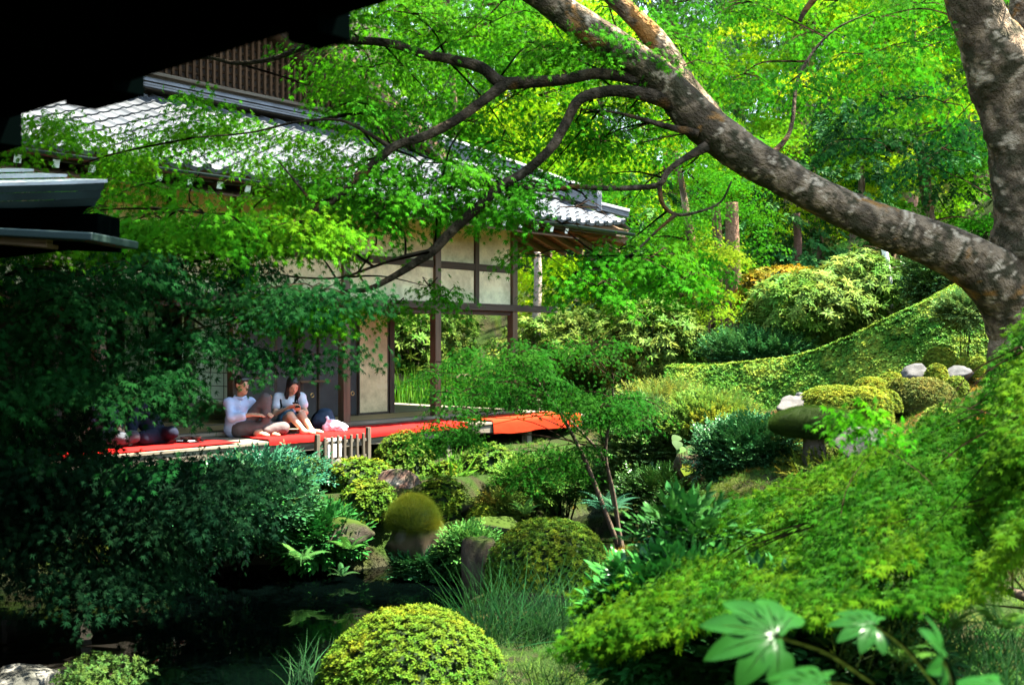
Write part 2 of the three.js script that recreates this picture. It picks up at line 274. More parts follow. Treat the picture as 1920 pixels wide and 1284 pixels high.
function groundH(x, z) {
  let s = 0, w = 0;
  for (const [a, b, h] of HEIGHTS) { const k = 1 / (((x - a) ** 2 + (z - b) ** 2) ** 1.6 + 0.02); s += k * h; w += k; }
  let h = s / w + (fbm(x * 0.9, 3, z * 0.9, 3) - 0.5) * 0.14;
  const d = pondDist(x, z);
  return d < 0 ? -0.7 * smooth(0, 0.6, -d) - 0.05 : lerp(0.03, h, smooth(-0.1, 0.75, d));
}
const ground = (x, z) => V(x, groundH(x, z), -z);
const atPx = (px, Z) => ground((px - CX) / F * Z, Z);
{
  const xs = [], zs = [], add = (list, a, b, step) => { for (let t = a; t < b - 1e-6; t += step) list.push(t); };
  add(xs, -150, -30, 8); add(xs, -30, -10, 1); add(xs, -10, 10, 0.09); add(xs, 10, 30, 0.8); add(xs, 30, 151, 8);
  add(zs, -40, 2, 2.5); add(zs, 2, 22, 0.09); add(zs, 22, 40, 0.6); add(zs, 40, 240, 8);
  const pos = [], col = [], uv = [], idx = [], nx = xs.length;
  const moss = C(0.014, 0.03, 0.003), mossY = C(0.04, 0.048, 0.004), dirt = C(0.02, 0.015, 0.008), rust = C(0.14, 0.045, 0.006), mud = C(0.025, 0.025, 0.015);
  for (const z of zs) for (const x of xs) {
    const h = groundH(x, z); pos.push(x, h, -z); uv.push(x, z);
    const n = fbm(x * 1.3, 1, z * 1.3, 4), n2 = fbm(x * 5, 7, z * 5, 3); let c = mixc(moss, mossY, smooth(0.45, 0.75, n));
    c = mixc(c, dirt, smooth(0.5, 0.62, n2) * 0.8); c = mixc(c, rust, smooth(0.5, 0.7, fbm(x * 1.1 + 9, 2, z * 1.1, 3)) * smooth(2.6, 3.6, x) * smooth(9.5, 10.5, z) * (1 - smooth(16, 17, z)));
    c = mixc(c, mud, h < 0.1 ? smooth(0.12, 0, h) : 0); col.push(c.r, c.g, c.b);
  }
  for (let j = 0; j < zs.length - 1; j++) for (let i = 0; i < nx - 1; i++) { const a = j * nx + i, b = a + nx; idx.push(a, a + 1, b, b, a + 1, b + 1); }
  const g = new THREE.BufferGeometry(); g.setAttribute('position', new THREE.Float32BufferAttribute(pos, 3)); g.setAttribute('color', new THREE.Float32BufferAttribute(col, 3)); g.setAttribute('uv', new THREE.Float32BufferAttribute(uv, 2)); g.setIndex(idx); g.computeVertexNormals();
  const b = speck.clone(); b.repeat.set(2.3, 2.3); b.needsUpdate = true;
  struct('ground', g, std({ vertexColors: true, roughness: 1, bumpMap: b, bumpScale: 0.03 }));
  const s = new THREE.Shape(POND.map(([x, z]) => new THREE.Vector2(x * 1.01, z))), w = new THREE.ShapeGeometry(s); w.rotateX(-Math.PI / 2);
  const q = new THREE.PlaneGeometry(22, 18, 1, 1); q.rotateX(-Math.PI / 2); q.translate(-7, 0, -10.5);
  const ripple = tex(512, (u, v, n) => 0.5 * n(7, 9, 1)(u, v) + 0.3 * n(15, 19, 2)(u, v) + 0.2 * n(37, 41, 3)(u, v), false); ripple.repeat.set(5, 4);
  struct('pond_water', q, phy({ color: C(0.0002, 0.0006, 0.0005), roughness: 0.04, ior: 1.33, specularIntensity: 0.35, bumpMap: ripple, bumpScale: 0.006 }));
}
// ---------------------------------------------------------------- the temple hall: x along its front, z out towards the pond, y from its floor
R = rngOf(31);
const FLOOR = 1.28, HALL_AT = V(-2.55, FLOOR, -16), HALL_TURN = 49.5 * Math.PI / 180;
const hallM = new THREE.Matrix4().makeRotationY(HALL_TURN).setPosition(HALL_AT);
const H = (x, y, z) => V(x, y, z).applyMatrix4(hallM);   // hall coordinates to the garden's
const hall = thing('temple_hall', 'old wooden temple hall with cream plaster panels, open corner room and grey tiled roof', 'building', HALL_AT, HALL_TURN);
const BAY = 1.97;
{
  const bx = (name, w, h, d, x, y, z, m, parent = hall) => { const o = part(name, woodBox(w, h, d), m, parent); o.position.set(x, y, z); return o; };
  const plain = (name, w, h, d, x, y, z, m, parent = hall) => { const o = part(name, boxUV(new THREE.BoxGeometry(w, h, d)), m, parent); o.position.set(x, y, z); return o; };
  // outer posts
  for (let i = -3; i <= 2; i++) bx('post', 0.135, 3.3, 0.135, i * BAY, 1.55, 0, M.post);
  for (let i = 1; i <= 4; i++) bx('post', 0.13, 3.3, 0.13, 2 * BAY, 1.55, -i * BAY, M.post);
  for (let i = 1; i <= 4; i++) for (const x of [-3 * BAY]) bx('post', 0.13, 3.3, 0.13, x, 1.55, -i * BAY, M.dark);
  // lintels and rails
  bx('lintel', 6.08 * BAY, 0.12, 0.17, -0.5 * BAY + 0.12, 1.835, 0.02, M.beam);
  bx('lower_lintel', 5 * BAY, 0.07, 0.1, -0.5 * BAY, 1.735, -0.03, M.dark);
  bx('lintel', 0.15, 0.12, 4.1 * BAY, 2 * BAY + 0.01, 1.835, -2 * BAY - 0.1, M.beam);
  for (let i = -3; i < 2; i++) {
    const x = (i + 0.5) * BAY, w = BAY - 0.135;
    bx('rail', w, 0.12, 0.075, x, 2.52, 0, M.beam);
    if (i === 1 || i === -2) for (const s of [-1, 1]) for (const [y, h] of [[2.177, 0.56], [2.91, 0.655]]) plain('wall_panel', w / 2 - 0.06, h, 0.05, x + s * (w / 4 + 0.028), y, -0.015, M.plaster);
    else for (const [y, h] of [[2.177, 0.56], [2.91, 0.655]]) plain('wall_panel', w, h, 0.05, x, y, -0.015, M.plaster);
    if (i === 1 || i === -2) bx('stud', 0.105, 1.33, 0.085, x, 2.565, 0.003, M.beam);
  }
  for (let i = 0; i < 4; i++) { plain('wall_panel', 0.05, 1.34, BAY - 0.13, 2 * BAY - 0.01, 2.565, -(i + 0.5) * BAY, M.plaster); bx('rail', 0.075, 0.12, BAY - 0.13, 2 * BAY + 0.012, 2.52, -(i + 0.5) * BAY, M.beam); }
  bx('wall_plate', 6.4 * BAY, 0.2, 0.18, -0.5 * BAY + 0.1, 3.33, 0, M.beam);
  bx('wall_plate', 0.18, 0.2, 4.2 * BAY, 2 * BAY, 3.33, -2.2 * BAY, M.beam);
  // floor: tatami along the front, boards along the right side
  bx('floor_beam', 5.04 * BAY, 0.16, 0.12, -0.5 * BAY, -0.12, 0, M.weather); bx('floor_beam', 0.12, 0.16, 4 * BAY, 2 * BAY, -0.12, -2 * BAY, M.weather);
  bx('sill', 5 * BAY, 0.045, 0.16, -0.5 * BAY, -0.018, 0.005, M.board);
  const mat = (x, z, w, d) => { const o = plain('tatami_mat', w - 0.006, 0.05, d - 0.006, x, -0.023, z, M.tatami); const long = w > d; for (const s of [-1, 1]) { const e = part('mat_border', boxUV(new THREE.BoxGeometry(long ? w - 0.006 : 0.035, 0.004, long ? 0.035 : d - 0.006)), M.fusuma, o); e.position.set(long ? 0 : s * (w / 2 - 0.022), 0.0265, long ? s * (d / 2 - 0.022) : 0); } };
  for (let i = -3; i < 2; i++) mat((i + 0.5) * BAY, -0.6, BAY, 1.0);
  for (let i = -3; i < 1; i++) for (let k = 0; k < 5; k++) mat((i + 0.5) * BAY, -1.65 - k * 0.985, BAY, 0.985);
  for (let k = 0; k < 14; k++) bx('floor_board', 0.138, 0.04, 6.6, BAY + 0.07 + k * 0.1405, -0.028, -4.42, M.board);
  // inner line of the room: fixed cream door, dark doors, posts, wall over the doors
  const zi = -1.1;
  for (let i = -3; i <= 1; i++) bx('inner_post', 0.11, 2.6, 0.11, i * BAY, 1.3, zi, M.dark);
  bx('inner_lintel', 4 * BAY, 0.1, 0.12, -BAY, 1.8, zi, M.dark);
  plain('inner_wall', 4 * BAY, 0.75, 0.05, -BAY, 2.225, zi, M.plaster);
  bx('inner_lintel', 0.12, 0.1, 3 * BAY, BAY, 1.8, zi - 1.5 * BAY, M.dark);
  plain('inner_wall', 0.05, 0.75, 3 * BAY, BAY, 2.225, zi - 1.5 * BAY, M.plaster);
  plain('ceiling', 5 * BAY, 0.03, 8, -0.5 * BAY, 2.62, -4.05, M.soffit);
  { const d = plain('paper_door', 0.62, 1.66, 0.03, 1.56, 0.87, zi + 0.02, M.paper); for (const s of [-1, 1]) { const e = part('door_frame', woodBox(0.03, 1.74, 0.038), M.dark, d); e.position.x = s * 0.325; const f = part('door_frame', woodBox(0.62, 0.035, 0.038), M.dark, d); f.position.y = s * 0.8475; } }
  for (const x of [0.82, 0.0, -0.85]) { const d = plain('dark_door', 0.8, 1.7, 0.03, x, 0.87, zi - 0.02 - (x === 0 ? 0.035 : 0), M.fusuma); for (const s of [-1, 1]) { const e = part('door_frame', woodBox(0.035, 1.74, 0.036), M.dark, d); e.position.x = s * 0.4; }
    const r = part('door_rail', woodBox(0.76, 0.045, 0.034), M.beam, d); r.position.set(0, 0.16, 0.004); const k = part('door_pull', new THREE.TorusGeometry(0.032, 0.007, 8, 20), M.brass, d); k.position.set(0.3, -0.5, 0.018); }
  // right and back walls of the room, with paper screens
  for (let k = 0; k < 3; k++) { const d = plain('paper_screen', 0.008, 1.68, BAY * 0.94, BAY - 0.005, 0.87, zi - (k + 0.5) * BAY, M.shoji); for (let a = -2; a <= 2; a++) part('screen_bar', woodBox(0.026, 1.68, 0.014), M.dark, d).position.z = a * BAY * 0.235; for (let a = -3; a <= 3; a++) { part('screen_bar', woodBox(0.022, 0.014, BAY * 0.94), M.dark, d).position.y = a * 0.27; } }
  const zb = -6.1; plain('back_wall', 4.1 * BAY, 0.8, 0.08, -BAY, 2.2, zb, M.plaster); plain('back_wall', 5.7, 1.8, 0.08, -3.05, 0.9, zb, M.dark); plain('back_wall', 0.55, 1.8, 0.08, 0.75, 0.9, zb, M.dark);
  for (const x of [0.12]) { const d = plain('paper_screen', 0.62, 1.72, 0.008, x, 0.88, zb, M.shoji); for (const s of [-1, 0, 1]) part('screen_bar', woodBox(0.022, 1.72, 0.02), M.dark, d).position.x = s * 0.3; for (let a = -2; a <= 2; a++) part('screen_bar', woodBox(0.62, 0.016, 0.018), M.dark, d).position.y = a * 0.34; }
  bx('inner_rail', 0.62, 0.035, 0.035, 0.24, 0.6, -0.98, M.rafter);
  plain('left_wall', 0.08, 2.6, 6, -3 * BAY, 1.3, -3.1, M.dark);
  // veranda
  for (let k = 0; k < 8; k++) { let x = -7.3; const cuts = k % 2 ? [-5.4, -3.2, -0.9, 1.2, 3.1, 5.02] : [-4.3, -2.1, 0.2, 2.3, 5.02]; for (const e of cuts) { const y = -0.085 + rr(-0.002, 0.002); bx('veranda_board', e - x - 0.003, 0.04, 0.118, (e + x) / 2, y, 0.14 + k * 0.1215, M.board); x = e; } }
  for (let k = 0; k < 7; k++) bx('veranda_board', 0.118, 0.04, 5.2, 4.14 + k * 0.1215, -0.0835, -2.6 + 0.06, M.board);
  bx('veranda_beam', 12.2, 0.13, 0.1, -1.15, -0.172, 0.98, M.weather); bx('veranda_beam', 0.1, 0.13, 5.5, 4.93, -0.174, -1.9, M.weather);
  for (const x of [-6.6, -4.6, -2.62, -0.66, 1.3, 3.26, 4.75]) bx('veranda_post', 0.125, 1.0, 0.125, x, -0.74, 0.9, M.weather);
  for (const x of [-5, -3, -1, 1, 3]) bx('floor_post', 0.14, 0.9, 0.14, x, -0.66, -0.05, M.grey);
  for (const x of [-3.3, 1.5, 4.6]) bx('veranda_joist', 0.1, 0.12, 1.0, x, -0.17, 0.45, M.weather);
  // little posts at the far end of the veranda
  for (const [x, z] of [[4.95, 0.6], [4.95, -0.2]]) bx('end_post', 0.09, 0.2, 0.09, x, 0.04, z, M.weather);
  // ---- roof: skirt all round, gable facing the pond
  const e0 = 1.5, SL = 0.5, Ly = 3.26, X1 = 2 * BAY + e0, X0 = -3 * BAY - e0, q1 = 2.83, up = (x) => 0.13 * smooth(X1 - 1.8, X1, x) ** 2;
  const roofY = (q) => Ly + SL * q;
  const slab = (pts, n, th) => { const a = pts.map((p) => V(...p)), b = a.map((p) => p.clone().addScaledVector(n, -th)); const t = []; const quad = (p, q, r, s) => t.push(p, q, r, p, r, s); quad(a[0], a[1], a[2], a[3]); quad(b[3], b[2], b[1], b[0]); for (let i = 0; i < 4; i++) quad(a[i], b[i], b[(i + 1) % 4], a[(i + 1) % 4]); return polyGeo(t); };
  const nF = V(0, 1, 0.5).normalize(), nR = V(0.5, 1, 0).normalize();
  const roof = part('roof', slab([[X0, Ly, e0], [X1, Ly, e0], [X1 - q1, roofY(q1), e0 - q1], [X0 + q1, roofY(q1), e0 - q1]], nF, 0.07), M.soffit, hall);
  part('roof_deck', slab([[X1, Ly, e0], [X1, Ly, -9], [X1 - q1, roofY(q1), -9], [X1 - q1, roofY(q1), e0 - q1]], nR, 0.07), M.soffit, roof);
  part('roof_deck', slab([[X0, Ly, -9], [X0, Ly, e0], [X0 + q1, roofY(q1), e0 - q1], [X0 + q1, roofY(q1), -9]], V(-0.5, 1, 0).normalize(), 0.07), M.soffit, roof);
  const cx = (X0 + X1) / 2, gh = (X1 - q1 - cx) * 0.56, yb = roofY(q1);
  for (const s of [-1, 1]) part('roof_deck', slab(s > 0 ? [[X1 - q1 + 0.25, yb - 0.14, -0.55], [X1 - q1 + 0.25, yb - 0.14, -9], [cx, yb + gh, -9], [cx, yb + gh, -0.55]] : [[X0 + q1 - 0.25, yb - 0.14, -9], [X0 + q1 - 0.25, yb - 0.14, -0.55], [cx, yb + gh, -0.55], [cx, yb + gh, -9]], V(s * 0.56, 1, 0).normalize(), 0.12), M.soffit, roof);
  // a pantile: wave across, lying along the slope
  const TW = 0.268, TL = 0.29, EX = 0.235;
  const wave = (t) => { const u = ((t % 1) + 1) % 1; return u < 0.68 ? -0.026 * Math.sin(Math.PI * u / 0.68) : 0.034 * Math.sin(Math.PI * (u - 0.68) / 0.32); };
  const tileGeo = (() => { const t = [], N = 9; const top = (i, v) => V((i / N - 0.5) * TW, wave(i / N) + 0.03 * (v ? 0 : 1), v * TL), lo = (i) => { const p = top(i, 0); p.y -= 0.02; return p; };
    for (let i = 0; i < N; i++) { const a = top(i, 0), b = top(i + 1, 0), c = top(i + 1, 1), d = top(i, 1); t.push(a, b, c, a, c, d); const e = lo(i), f = lo(i + 1); t.push(e, f, b, e, b, a); } const g = polyGeo(t.map((p) => V(p.x, p.y, -p.z))); return g; })();
  const disc = (() => { const a = new THREE.CylinderGeometry(0.052, 0.052, 0.03, 18); a.rotateX(Math.PI / 2); const b = new THREE.TorusGeometry(0.041, 0.009, 6, 18); b.translate(0, 0, 0.016); const c = new THREE.SphereGeometry(0.02, 8, 6); c.scale(1, 1, 0.5); c.translate(0, 0, 0.014); return merge([a, b, c]); })();
  const lip = (() => { const t = []; for (let i = 0; i < 8; i++) { const p = (k, d) => V((k / 8 * 0.68 - 0.5) * TW, wave(k / 8 * 0.68) + 0.03 - d, 0.008); t.push(p(i, 0), p(i, 0.05), p(i + 1, 0.05), p(i, 0), p(i + 1, 0.05), p(i + 1, 0)); } return polyGeo(t); })();
  disc.translate(0.34 * TW, 0.03, 0.0); const eaveGeo = merge([tileGeo, disc, lip]);
  const slope = [];     // [matrix, eave?, distance]
  const eye = V(0, EYE, 0).applyMatrix4(hallM.clone().invert());
  const lay = (o, right, upv, n, W, rows, lim, curl) => { const basis = new THREE.Matrix4().makeBasis(right, n, upv.clone().negate()); const cols = Math.floor(W / TW);
    for (let r = 0; r < rows; r++) for (let c = 0; c < cols; c++) { const x = (c + 0.5) * TW, v = r * EX - 0.06; if (!lim(x, v)) continue;
      const p = o.clone().addScaledVector(right, x).addScaledVector(upv, v).addScaledVector(n, 0.035 + rr(-0.003, 0.003)); if (curl) p.y += curl(p.x) * (1 - clamp(v / 2, 0, 1));
      const m = basis.clone().multiply(new THREE.Matrix4().makeRotationFromEuler(new THREE.Euler(rr(-0.012, 0.012), rr(-0.012, 0.012), rr(-0.015, 0.015)))); m.setPosition(p); slope.push([m, r === 0, p.distanceTo(eye)]); } };
  const k5 = Math.hypot(1, SL), upF = V(0, SL, -1).normalize();
  lay(V(X0, Ly, e0), V(1, 0, 0), upF, nF, X1 - X0, Math.floor(q1 * k5 / EX) + 1, (x, v) => x > v / k5 && x < X1 - X0 - v / k5 - 0.05, up);
  slope.sort((a, b) => a[2] - b[2]);
  // tiles in view on their own; the rest of the roof as one part
  const inView = ([m]) => { const p = V(0, 0, 0).setFromMatrixPosition(m).applyMatrix4(hallM), x = CX + F * p.x / -p.z, y = CY - F * (p.y - EYE) / -p.z; return x > -60 && y > (745 - x) * 0.276 - 60; };
  const seen = slope.filter((s) => inView(s)), eaves = seen.filter((s) => s[1]), others = seen.filter((s) => !s[1]).slice(0, 299 - eaves.length), single = new Set([...eaves, ...others]);
  single.forEach(([m, e]) => { const o = part(e ? 'eave_tile' : 'roof_tile', e ? eaveGeo : tileGeo, pick(M.tile), roof); o.matrixAutoUpdate = true; m.decompose(o.position, o.quaternion, o.scale); });
  const rest = slope.filter((s) => !single.has(s)).map(([m]) => ({ m, c: shade(rr(0.9, 1.15)) }));
  slope.length = 0; lay(V(X1, Ly, e0), V(0, 0, -1), V(-1, SL, 0).normalize(), nR, 10.4, Math.floor(q1 * k5 / EX) + 1, (x, v) => x > v / k5 + 0.05, null);
  lay(V(X1 - q1 + 0.3, yb - 0.16, -0.55), V(0, 0, -1), V(-1, 0.56, 0).normalize(), V(0.56, 1, 0).normalize(), 8.4, 24, () => true, null);
  lay(V(X0 + q1 - 0.3, yb - 0.16, -9), V(0, 0, 1), V(1, 0.56, 0).normalize(), V(-0.56, 1, 0).normalize(), 8.4, 24, () => true, null);
  rest.push(...slope.map(([m]) => ({ m, c: shade(rr(0.9, 1.15)) }))); swarm('roof_tiles', tileGeo, M.tile[1], rest, roof);
  // hip ridge: layered flat tiles under a round cap, with an end tile
  const ridge = (a, b, layers, w) => { const d = b.clone().sub(a), L = d.length(), g = []; for (let k = 0; k < layers; k++) { const q = new THREE.BoxGeometry(L, 0.028, w - 0.025 * k + (k % 2) * 0.012); q.translate(L / 2, 0.05 + k * 0.036, 0); g.push(q); } const c = new THREE.CylinderGeometry(0.07, 0.07, L, 12, 1, false, 0, Math.PI); c.rotateZ(Math.PI / 2); c.rotateX(Math.PI / 2 * 0); c.translate(L / 2, 0.05 + layers * 0.036, 0); g.push(boxUV(c)); const o = part('ridge_tiles', merge(g.map((q) => boxUV(q))), M.tile[1], roof); o.applyMatrix4(along(a, d, UP, 1)); return o; };
  ridge(V(X1 - 0.45, Ly + 0.36, e0 - 0.45), V(X1 - q1, yb + 0.1, e0 - q1), 7, 0.3); ridge(V(X1 - 0.02, Ly + 0.2, e0 - 0.02), V(X1 - 0.5, Ly + 0.36, e0 - 0.5), 2, 0.2);
  ridge(V(X1 - 0.5, Ly + 0.5, 0.55), V(1.7, Ly + 0.62, 0.5), 6, 0.26);
  { const s = new THREE.Shape(); s.moveTo(-0.13, 0); s.lineTo(0.13, 0); s.lineTo(0.12, 0.28); s.quadraticCurveTo(0.1, 0.4, 0, 0.42); s.quadraticCurveTo(-0.1, 0.4, -0.12, 0.28); s.closePath(); const g = new THREE.ExtrudeGeometry(s, { depth: 0.07, bevelSize: 0.012, bevelThickness: 0.012, bevelSegments: 2 });
    const o = part('ridge_end_tile', boxUV(g), M.tile[2], roof); o.applyMatrix4(along(V(X1 - 0.42, Ly + 0.34, e0 - 0.42), V(1, 0, -1), UP, 1)); const o2 = part('ridge_end_tile', boxUV(g.clone()), M.tile[2], roof); o2.applyMatrix4(along(V(X1 - 0.46, Ly + 0.42, 0.55), V(0, 0, -1), UP, 0.9)); }
  ridge(V(X0 + q1 - 0.1, yb + 0.12, e0 - q1 + 0.02), V(X1 - q1 + 0.1, yb + 0.12, e0 - q1 + 0.02), 2, 0.16);
  // gutter and eave boards
  { const g = new THREE.CylinderGeometry(0.055, 0.055, X1 - X0 + 0.1, 12, 1, true, Math.PI, Math.PI); g.rotateZ(Math.PI / 2); const m = M.gutter.clone(); m.side = THREE.DoubleSide; const o = part('gutter', boxUV(g), m, hall); o.position.set((X0 + X1) / 2, Ly - 0.06, e0 + 0.06); o.rotation.x = Math.PI / 2 * 0; }
  bx('fascia_board', X1 - X0 - 0.1, 0.09, 0.04, (X0 + X1) / 2, Ly - 0.09, e0 - 0.05, M.beam); bx('fascia_board', 0.04, 0.09, 10, X1 - 0.05, Ly - 0.09, e0 - 5.1, M.beam);
  // rafters and boards under the eaves
  for (let i = 0; i < 30; i++) { const x = X0 + 0.6 + i * 0.4; if (x > 2 * BAY - 0.1) break; const o = bx('rafter', 0.075, 0.085, 1.62, x, 0, 0, M.rafter); o.position.set(x, 3.34, 0.72); o.rotation.x = 0.3; const e = part('rafter_end', woodBox(0.078, 0.09, 0.012), M.white, o); e.position.z = 0.815; }
  for (let i = 0; i < 16; i++) { const z = 1.2 - i * 0.38; const w = z > 0 ? 1.55 - z * 0.9 : 1.6, o = bx('rafter', w, 0.09, 0.075, 0, 0, 0, M.rafter); o.position.set(2 * BAY + (z > 0 ? z : 0) + w / 2 - 0.05, 3.36 - (z > 0 ? z * 0.3 : 0) - w * 0.14, z); o.rotation.z = -0.3; }
  { const o = bx('corner_rafter', 2.2, 0.13, 0.11, 2 * BAY + 0.72, 3.28, 0.72, M.rafter); o.rotation.set(0, -Math.PI / 4, 0); o.rotateZ(-0.2); }
  for (let i = 0; i < 9; i++) { const d = 0.1 + i * 0.165, o = bx('soffit_board', 0.15, 0.018, 7.5 + d, 2 * BAY + d, 3.44 - d * 0.3, -3.7 + d / 2, M.soffit); o.rotation.z = -0.3; const o2 = bx('soffit_board', X1 - X0 - 3 + d, 0.018, 0.15, (X0 + X1) / 2 - 0.2 + d / 2 - 1.2, 3.44 - d * 0.3, d, M.soffit); o2.rotation.x = 0.3; }
  // gable: beam, lattice, boards along the verge
  const zg = e0 - q1 - 0.05, rake = (x) => yb + (X1 - q1 - Math.abs(x - cx) - cx) * 0.56 - 0.16;
  plain('gable_back', 8.0, 2.2, 0.04, cx - 0.6, yb + 1.1, zg - 0.35, M.dark);
  bx('gable_beam', X1 - X0 - 2 * q1 - 0.4, 0.2, 0.16, cx, yb + 0.24, zg, M.beam); bx('gable_beam', X1 - X0 - 2 * q1 - 1.2, 0.05, 0.24, cx, yb + 0.367, zg + 0.03, M.grey);
  const lat = part('gable_lattice', woodBox(X1 - X0 - 2 * q1 - 1.4, 0.05, 0.05), M.lattice, hall); lat.position.set(cx, yb + 0.42, zg);
  for (let x = -5.2; x < 1.05; x += 0.115) { const h = Math.min(rake(x) - 0.25, yb + 2.4) - (yb + 0.4); if (h < 0.1) continue; part('lattice_slat', woodBox(0.042, h, 0.045), M.lattice, lat).position.set(x - cx, h / 2 + 0.0, 0.05); }
  for (let k = 1; k < 17; k++) { const y = yb + 0.42 + k * 0.115, w = 2 * ((X1 - q1 - cx) - (y + 0.4 - yb) / 0.56); if (w > 0.3) part('lattice_rail', woodBox(w, 0.04, 0.04), M.lattice, lat).position.set(0, k * 0.115, -0.02); }
  for (const s of [-1, 1]) for (let k = 0; k < 3; k++) { const L = 5.3, o = part('verge_board', woodBox(L, 0.2, 0.05), k ? M.dark : M.beam, hall); o.position.set(cx + s * L * 0.5 * Math.cos(0.51), yb + gh - L * 0.5 * Math.sin(0.51) - 0.1 - k * 0.06, -0.58 - k * 0.24); o.rotation.z = -s * 0.51; }
  { const n = 20; for (const s of [-1, 1]) for (let k = 0; k < n; k++) { const t = k / n, x = cx + s * lerp(0.1, X1 - q1 - cx + 0.2, t), o = part('verge_tile', disc, M.tile[k % 3], roof); o.position.set(x - 0.34 * TW, yb + gh - Math.abs(x - cx) * 0.56 + 0.04, -0.5); o.scale.setScalar(1.4); } }
}
{ const o = thing('added_white_wall', 'added white wall behind the hall, set there to show bright through the dark room', 'wall', H(3.8, -0.55, -9.6), HALL_TURN); const w = part('plaster', boxUV(new THREE.BoxGeometry(3.2, 2.6, 0.2)), M.white, o); w.position.y = 1.3; part('coping', woodBox(3.4, 0.1, 0.4), M.tile[0], o).position.y = 2.65; }  // invented to give the bright patch beyond the dark room
// ---------------------------------------------------------------- red felt on the veranda
function felt(label, x0, x1, z0, z1, drape, mat, skew = 0) {
  const W = x1 - x0, D = z1 - z0 + drape, nx = Math.ceil(W / 0.05), nd = Math.ceil(D / 0.03), g = new THREE.BoxGeometry(W, 0.008, D, nx, 1, nd), p = g.attributes.position, zE = 1.035;
  for (let i = 0; i < p.count; i++) {
    const u = p.getX(i) / W + 0.5, d = p.getZ(i) + D / 2, top = p.getY(i), x = x0 + u * W + skew * (d - D / 2) * (u > 0.5 ? 1 : 0.4); let z = z0 + d, y = -0.055 + 0.012 * fbm(x * 2.2, 1, z * 3, 2) * smooth(0.2, 0, Math.min(u, 1 - u)) + 0.004 * fbm(x * 5, 2, z * 5, 2) + 0.014 * smooth(0.6, 0.8, fbm(x * 3.1 + z * 2, 7, z * 1.2, 3));
    z += 0.03 * (fbm(x * 1.7, 4, 2, 2) - 0.5); const over = z - zE;
    if (over > 0) { const r = 0.02, a = Math.min(over / r, Math.PI / 2); y = y - r + r * Math.cos(a) - Math.max(0, over - r * Math.PI / 2) * (0.9 + 0.2 * fbm(x * 3, 9, 0, 2)); z = zE + r * Math.sin(a) + 0.02 * (fbm(x * 4, 3, 0, 2) - 0.3) * smooth(0, 0.15, over); if (top > 0) z += 0.008 * Math.sin(a); y += top > 0 ? 0.008 * Math.cos(a) : 0; }
    else y += top > 0 ? 0.008 : 0;
    const w = H(x, y, z); p.setXYZ(i, w.x, w.y, w.z);
  }
  g.computeVertexNormals(); lone('felt_carpet', g, mat, label, 'carpet');
}
felt('red felt carpet at the left end of the veranda, under the tray of bowls', -6.3, -2.66, 0.17, 1.0, 0.02, M.felt, 0.2);
felt('long red felt carpet under the seated couple and behind the little fence', -2.12, 1.75, 0.2, 1.03, 0.08, M.felt, -0.25);
felt('red felt carpet hanging over the right end of the veranda, sunlight painted in as an orange tint', 2.2, 4.55, 0.2, 1.0, 0.26, M.feltSunTint, 0.1);
{ // the little picket fence against the veranda
  const at = H(-1.1, -0.5, 1.27), o = thing('picket_fence', 'small weathered wooden picket fence standing against the veranda', 'fence', at, HALL_TURN);
  const b = (n, w, h, d, x, y, z) => { const m = part(n, woodBox(w, h, d, 0.008), M.grey, o); m.position.set(x, y, z); return m; };
  b('post', 0.062, 0.54, 0.062, -0.45, 0.23, 0); b('post', 0.062, 0.58, 0.062, 0.45, 0.25, 0);
  for (let k = 0; k < 7; k++) { const m = b('picket', 0.042, 0.45, 0.03, -0.34 + k * 0.113, 0.235 + rr(-0.008, 0.008), 0.03); m.rotation.z = rr(-0.02, 0.02); }
  b('rail', 0.9, 0.042, 0.03, 0, 0.37, 0); b('rail', 0.9, 0.042, 0.03, 0, 0.15, 0);
  const s = b('sill', 1.06, 0.06, 0.08, 0.04, 0.0, 0.02), s2 = b('sill', 0.95, 0.05, 0.1, 0.0, -0.06, 0.03);
}
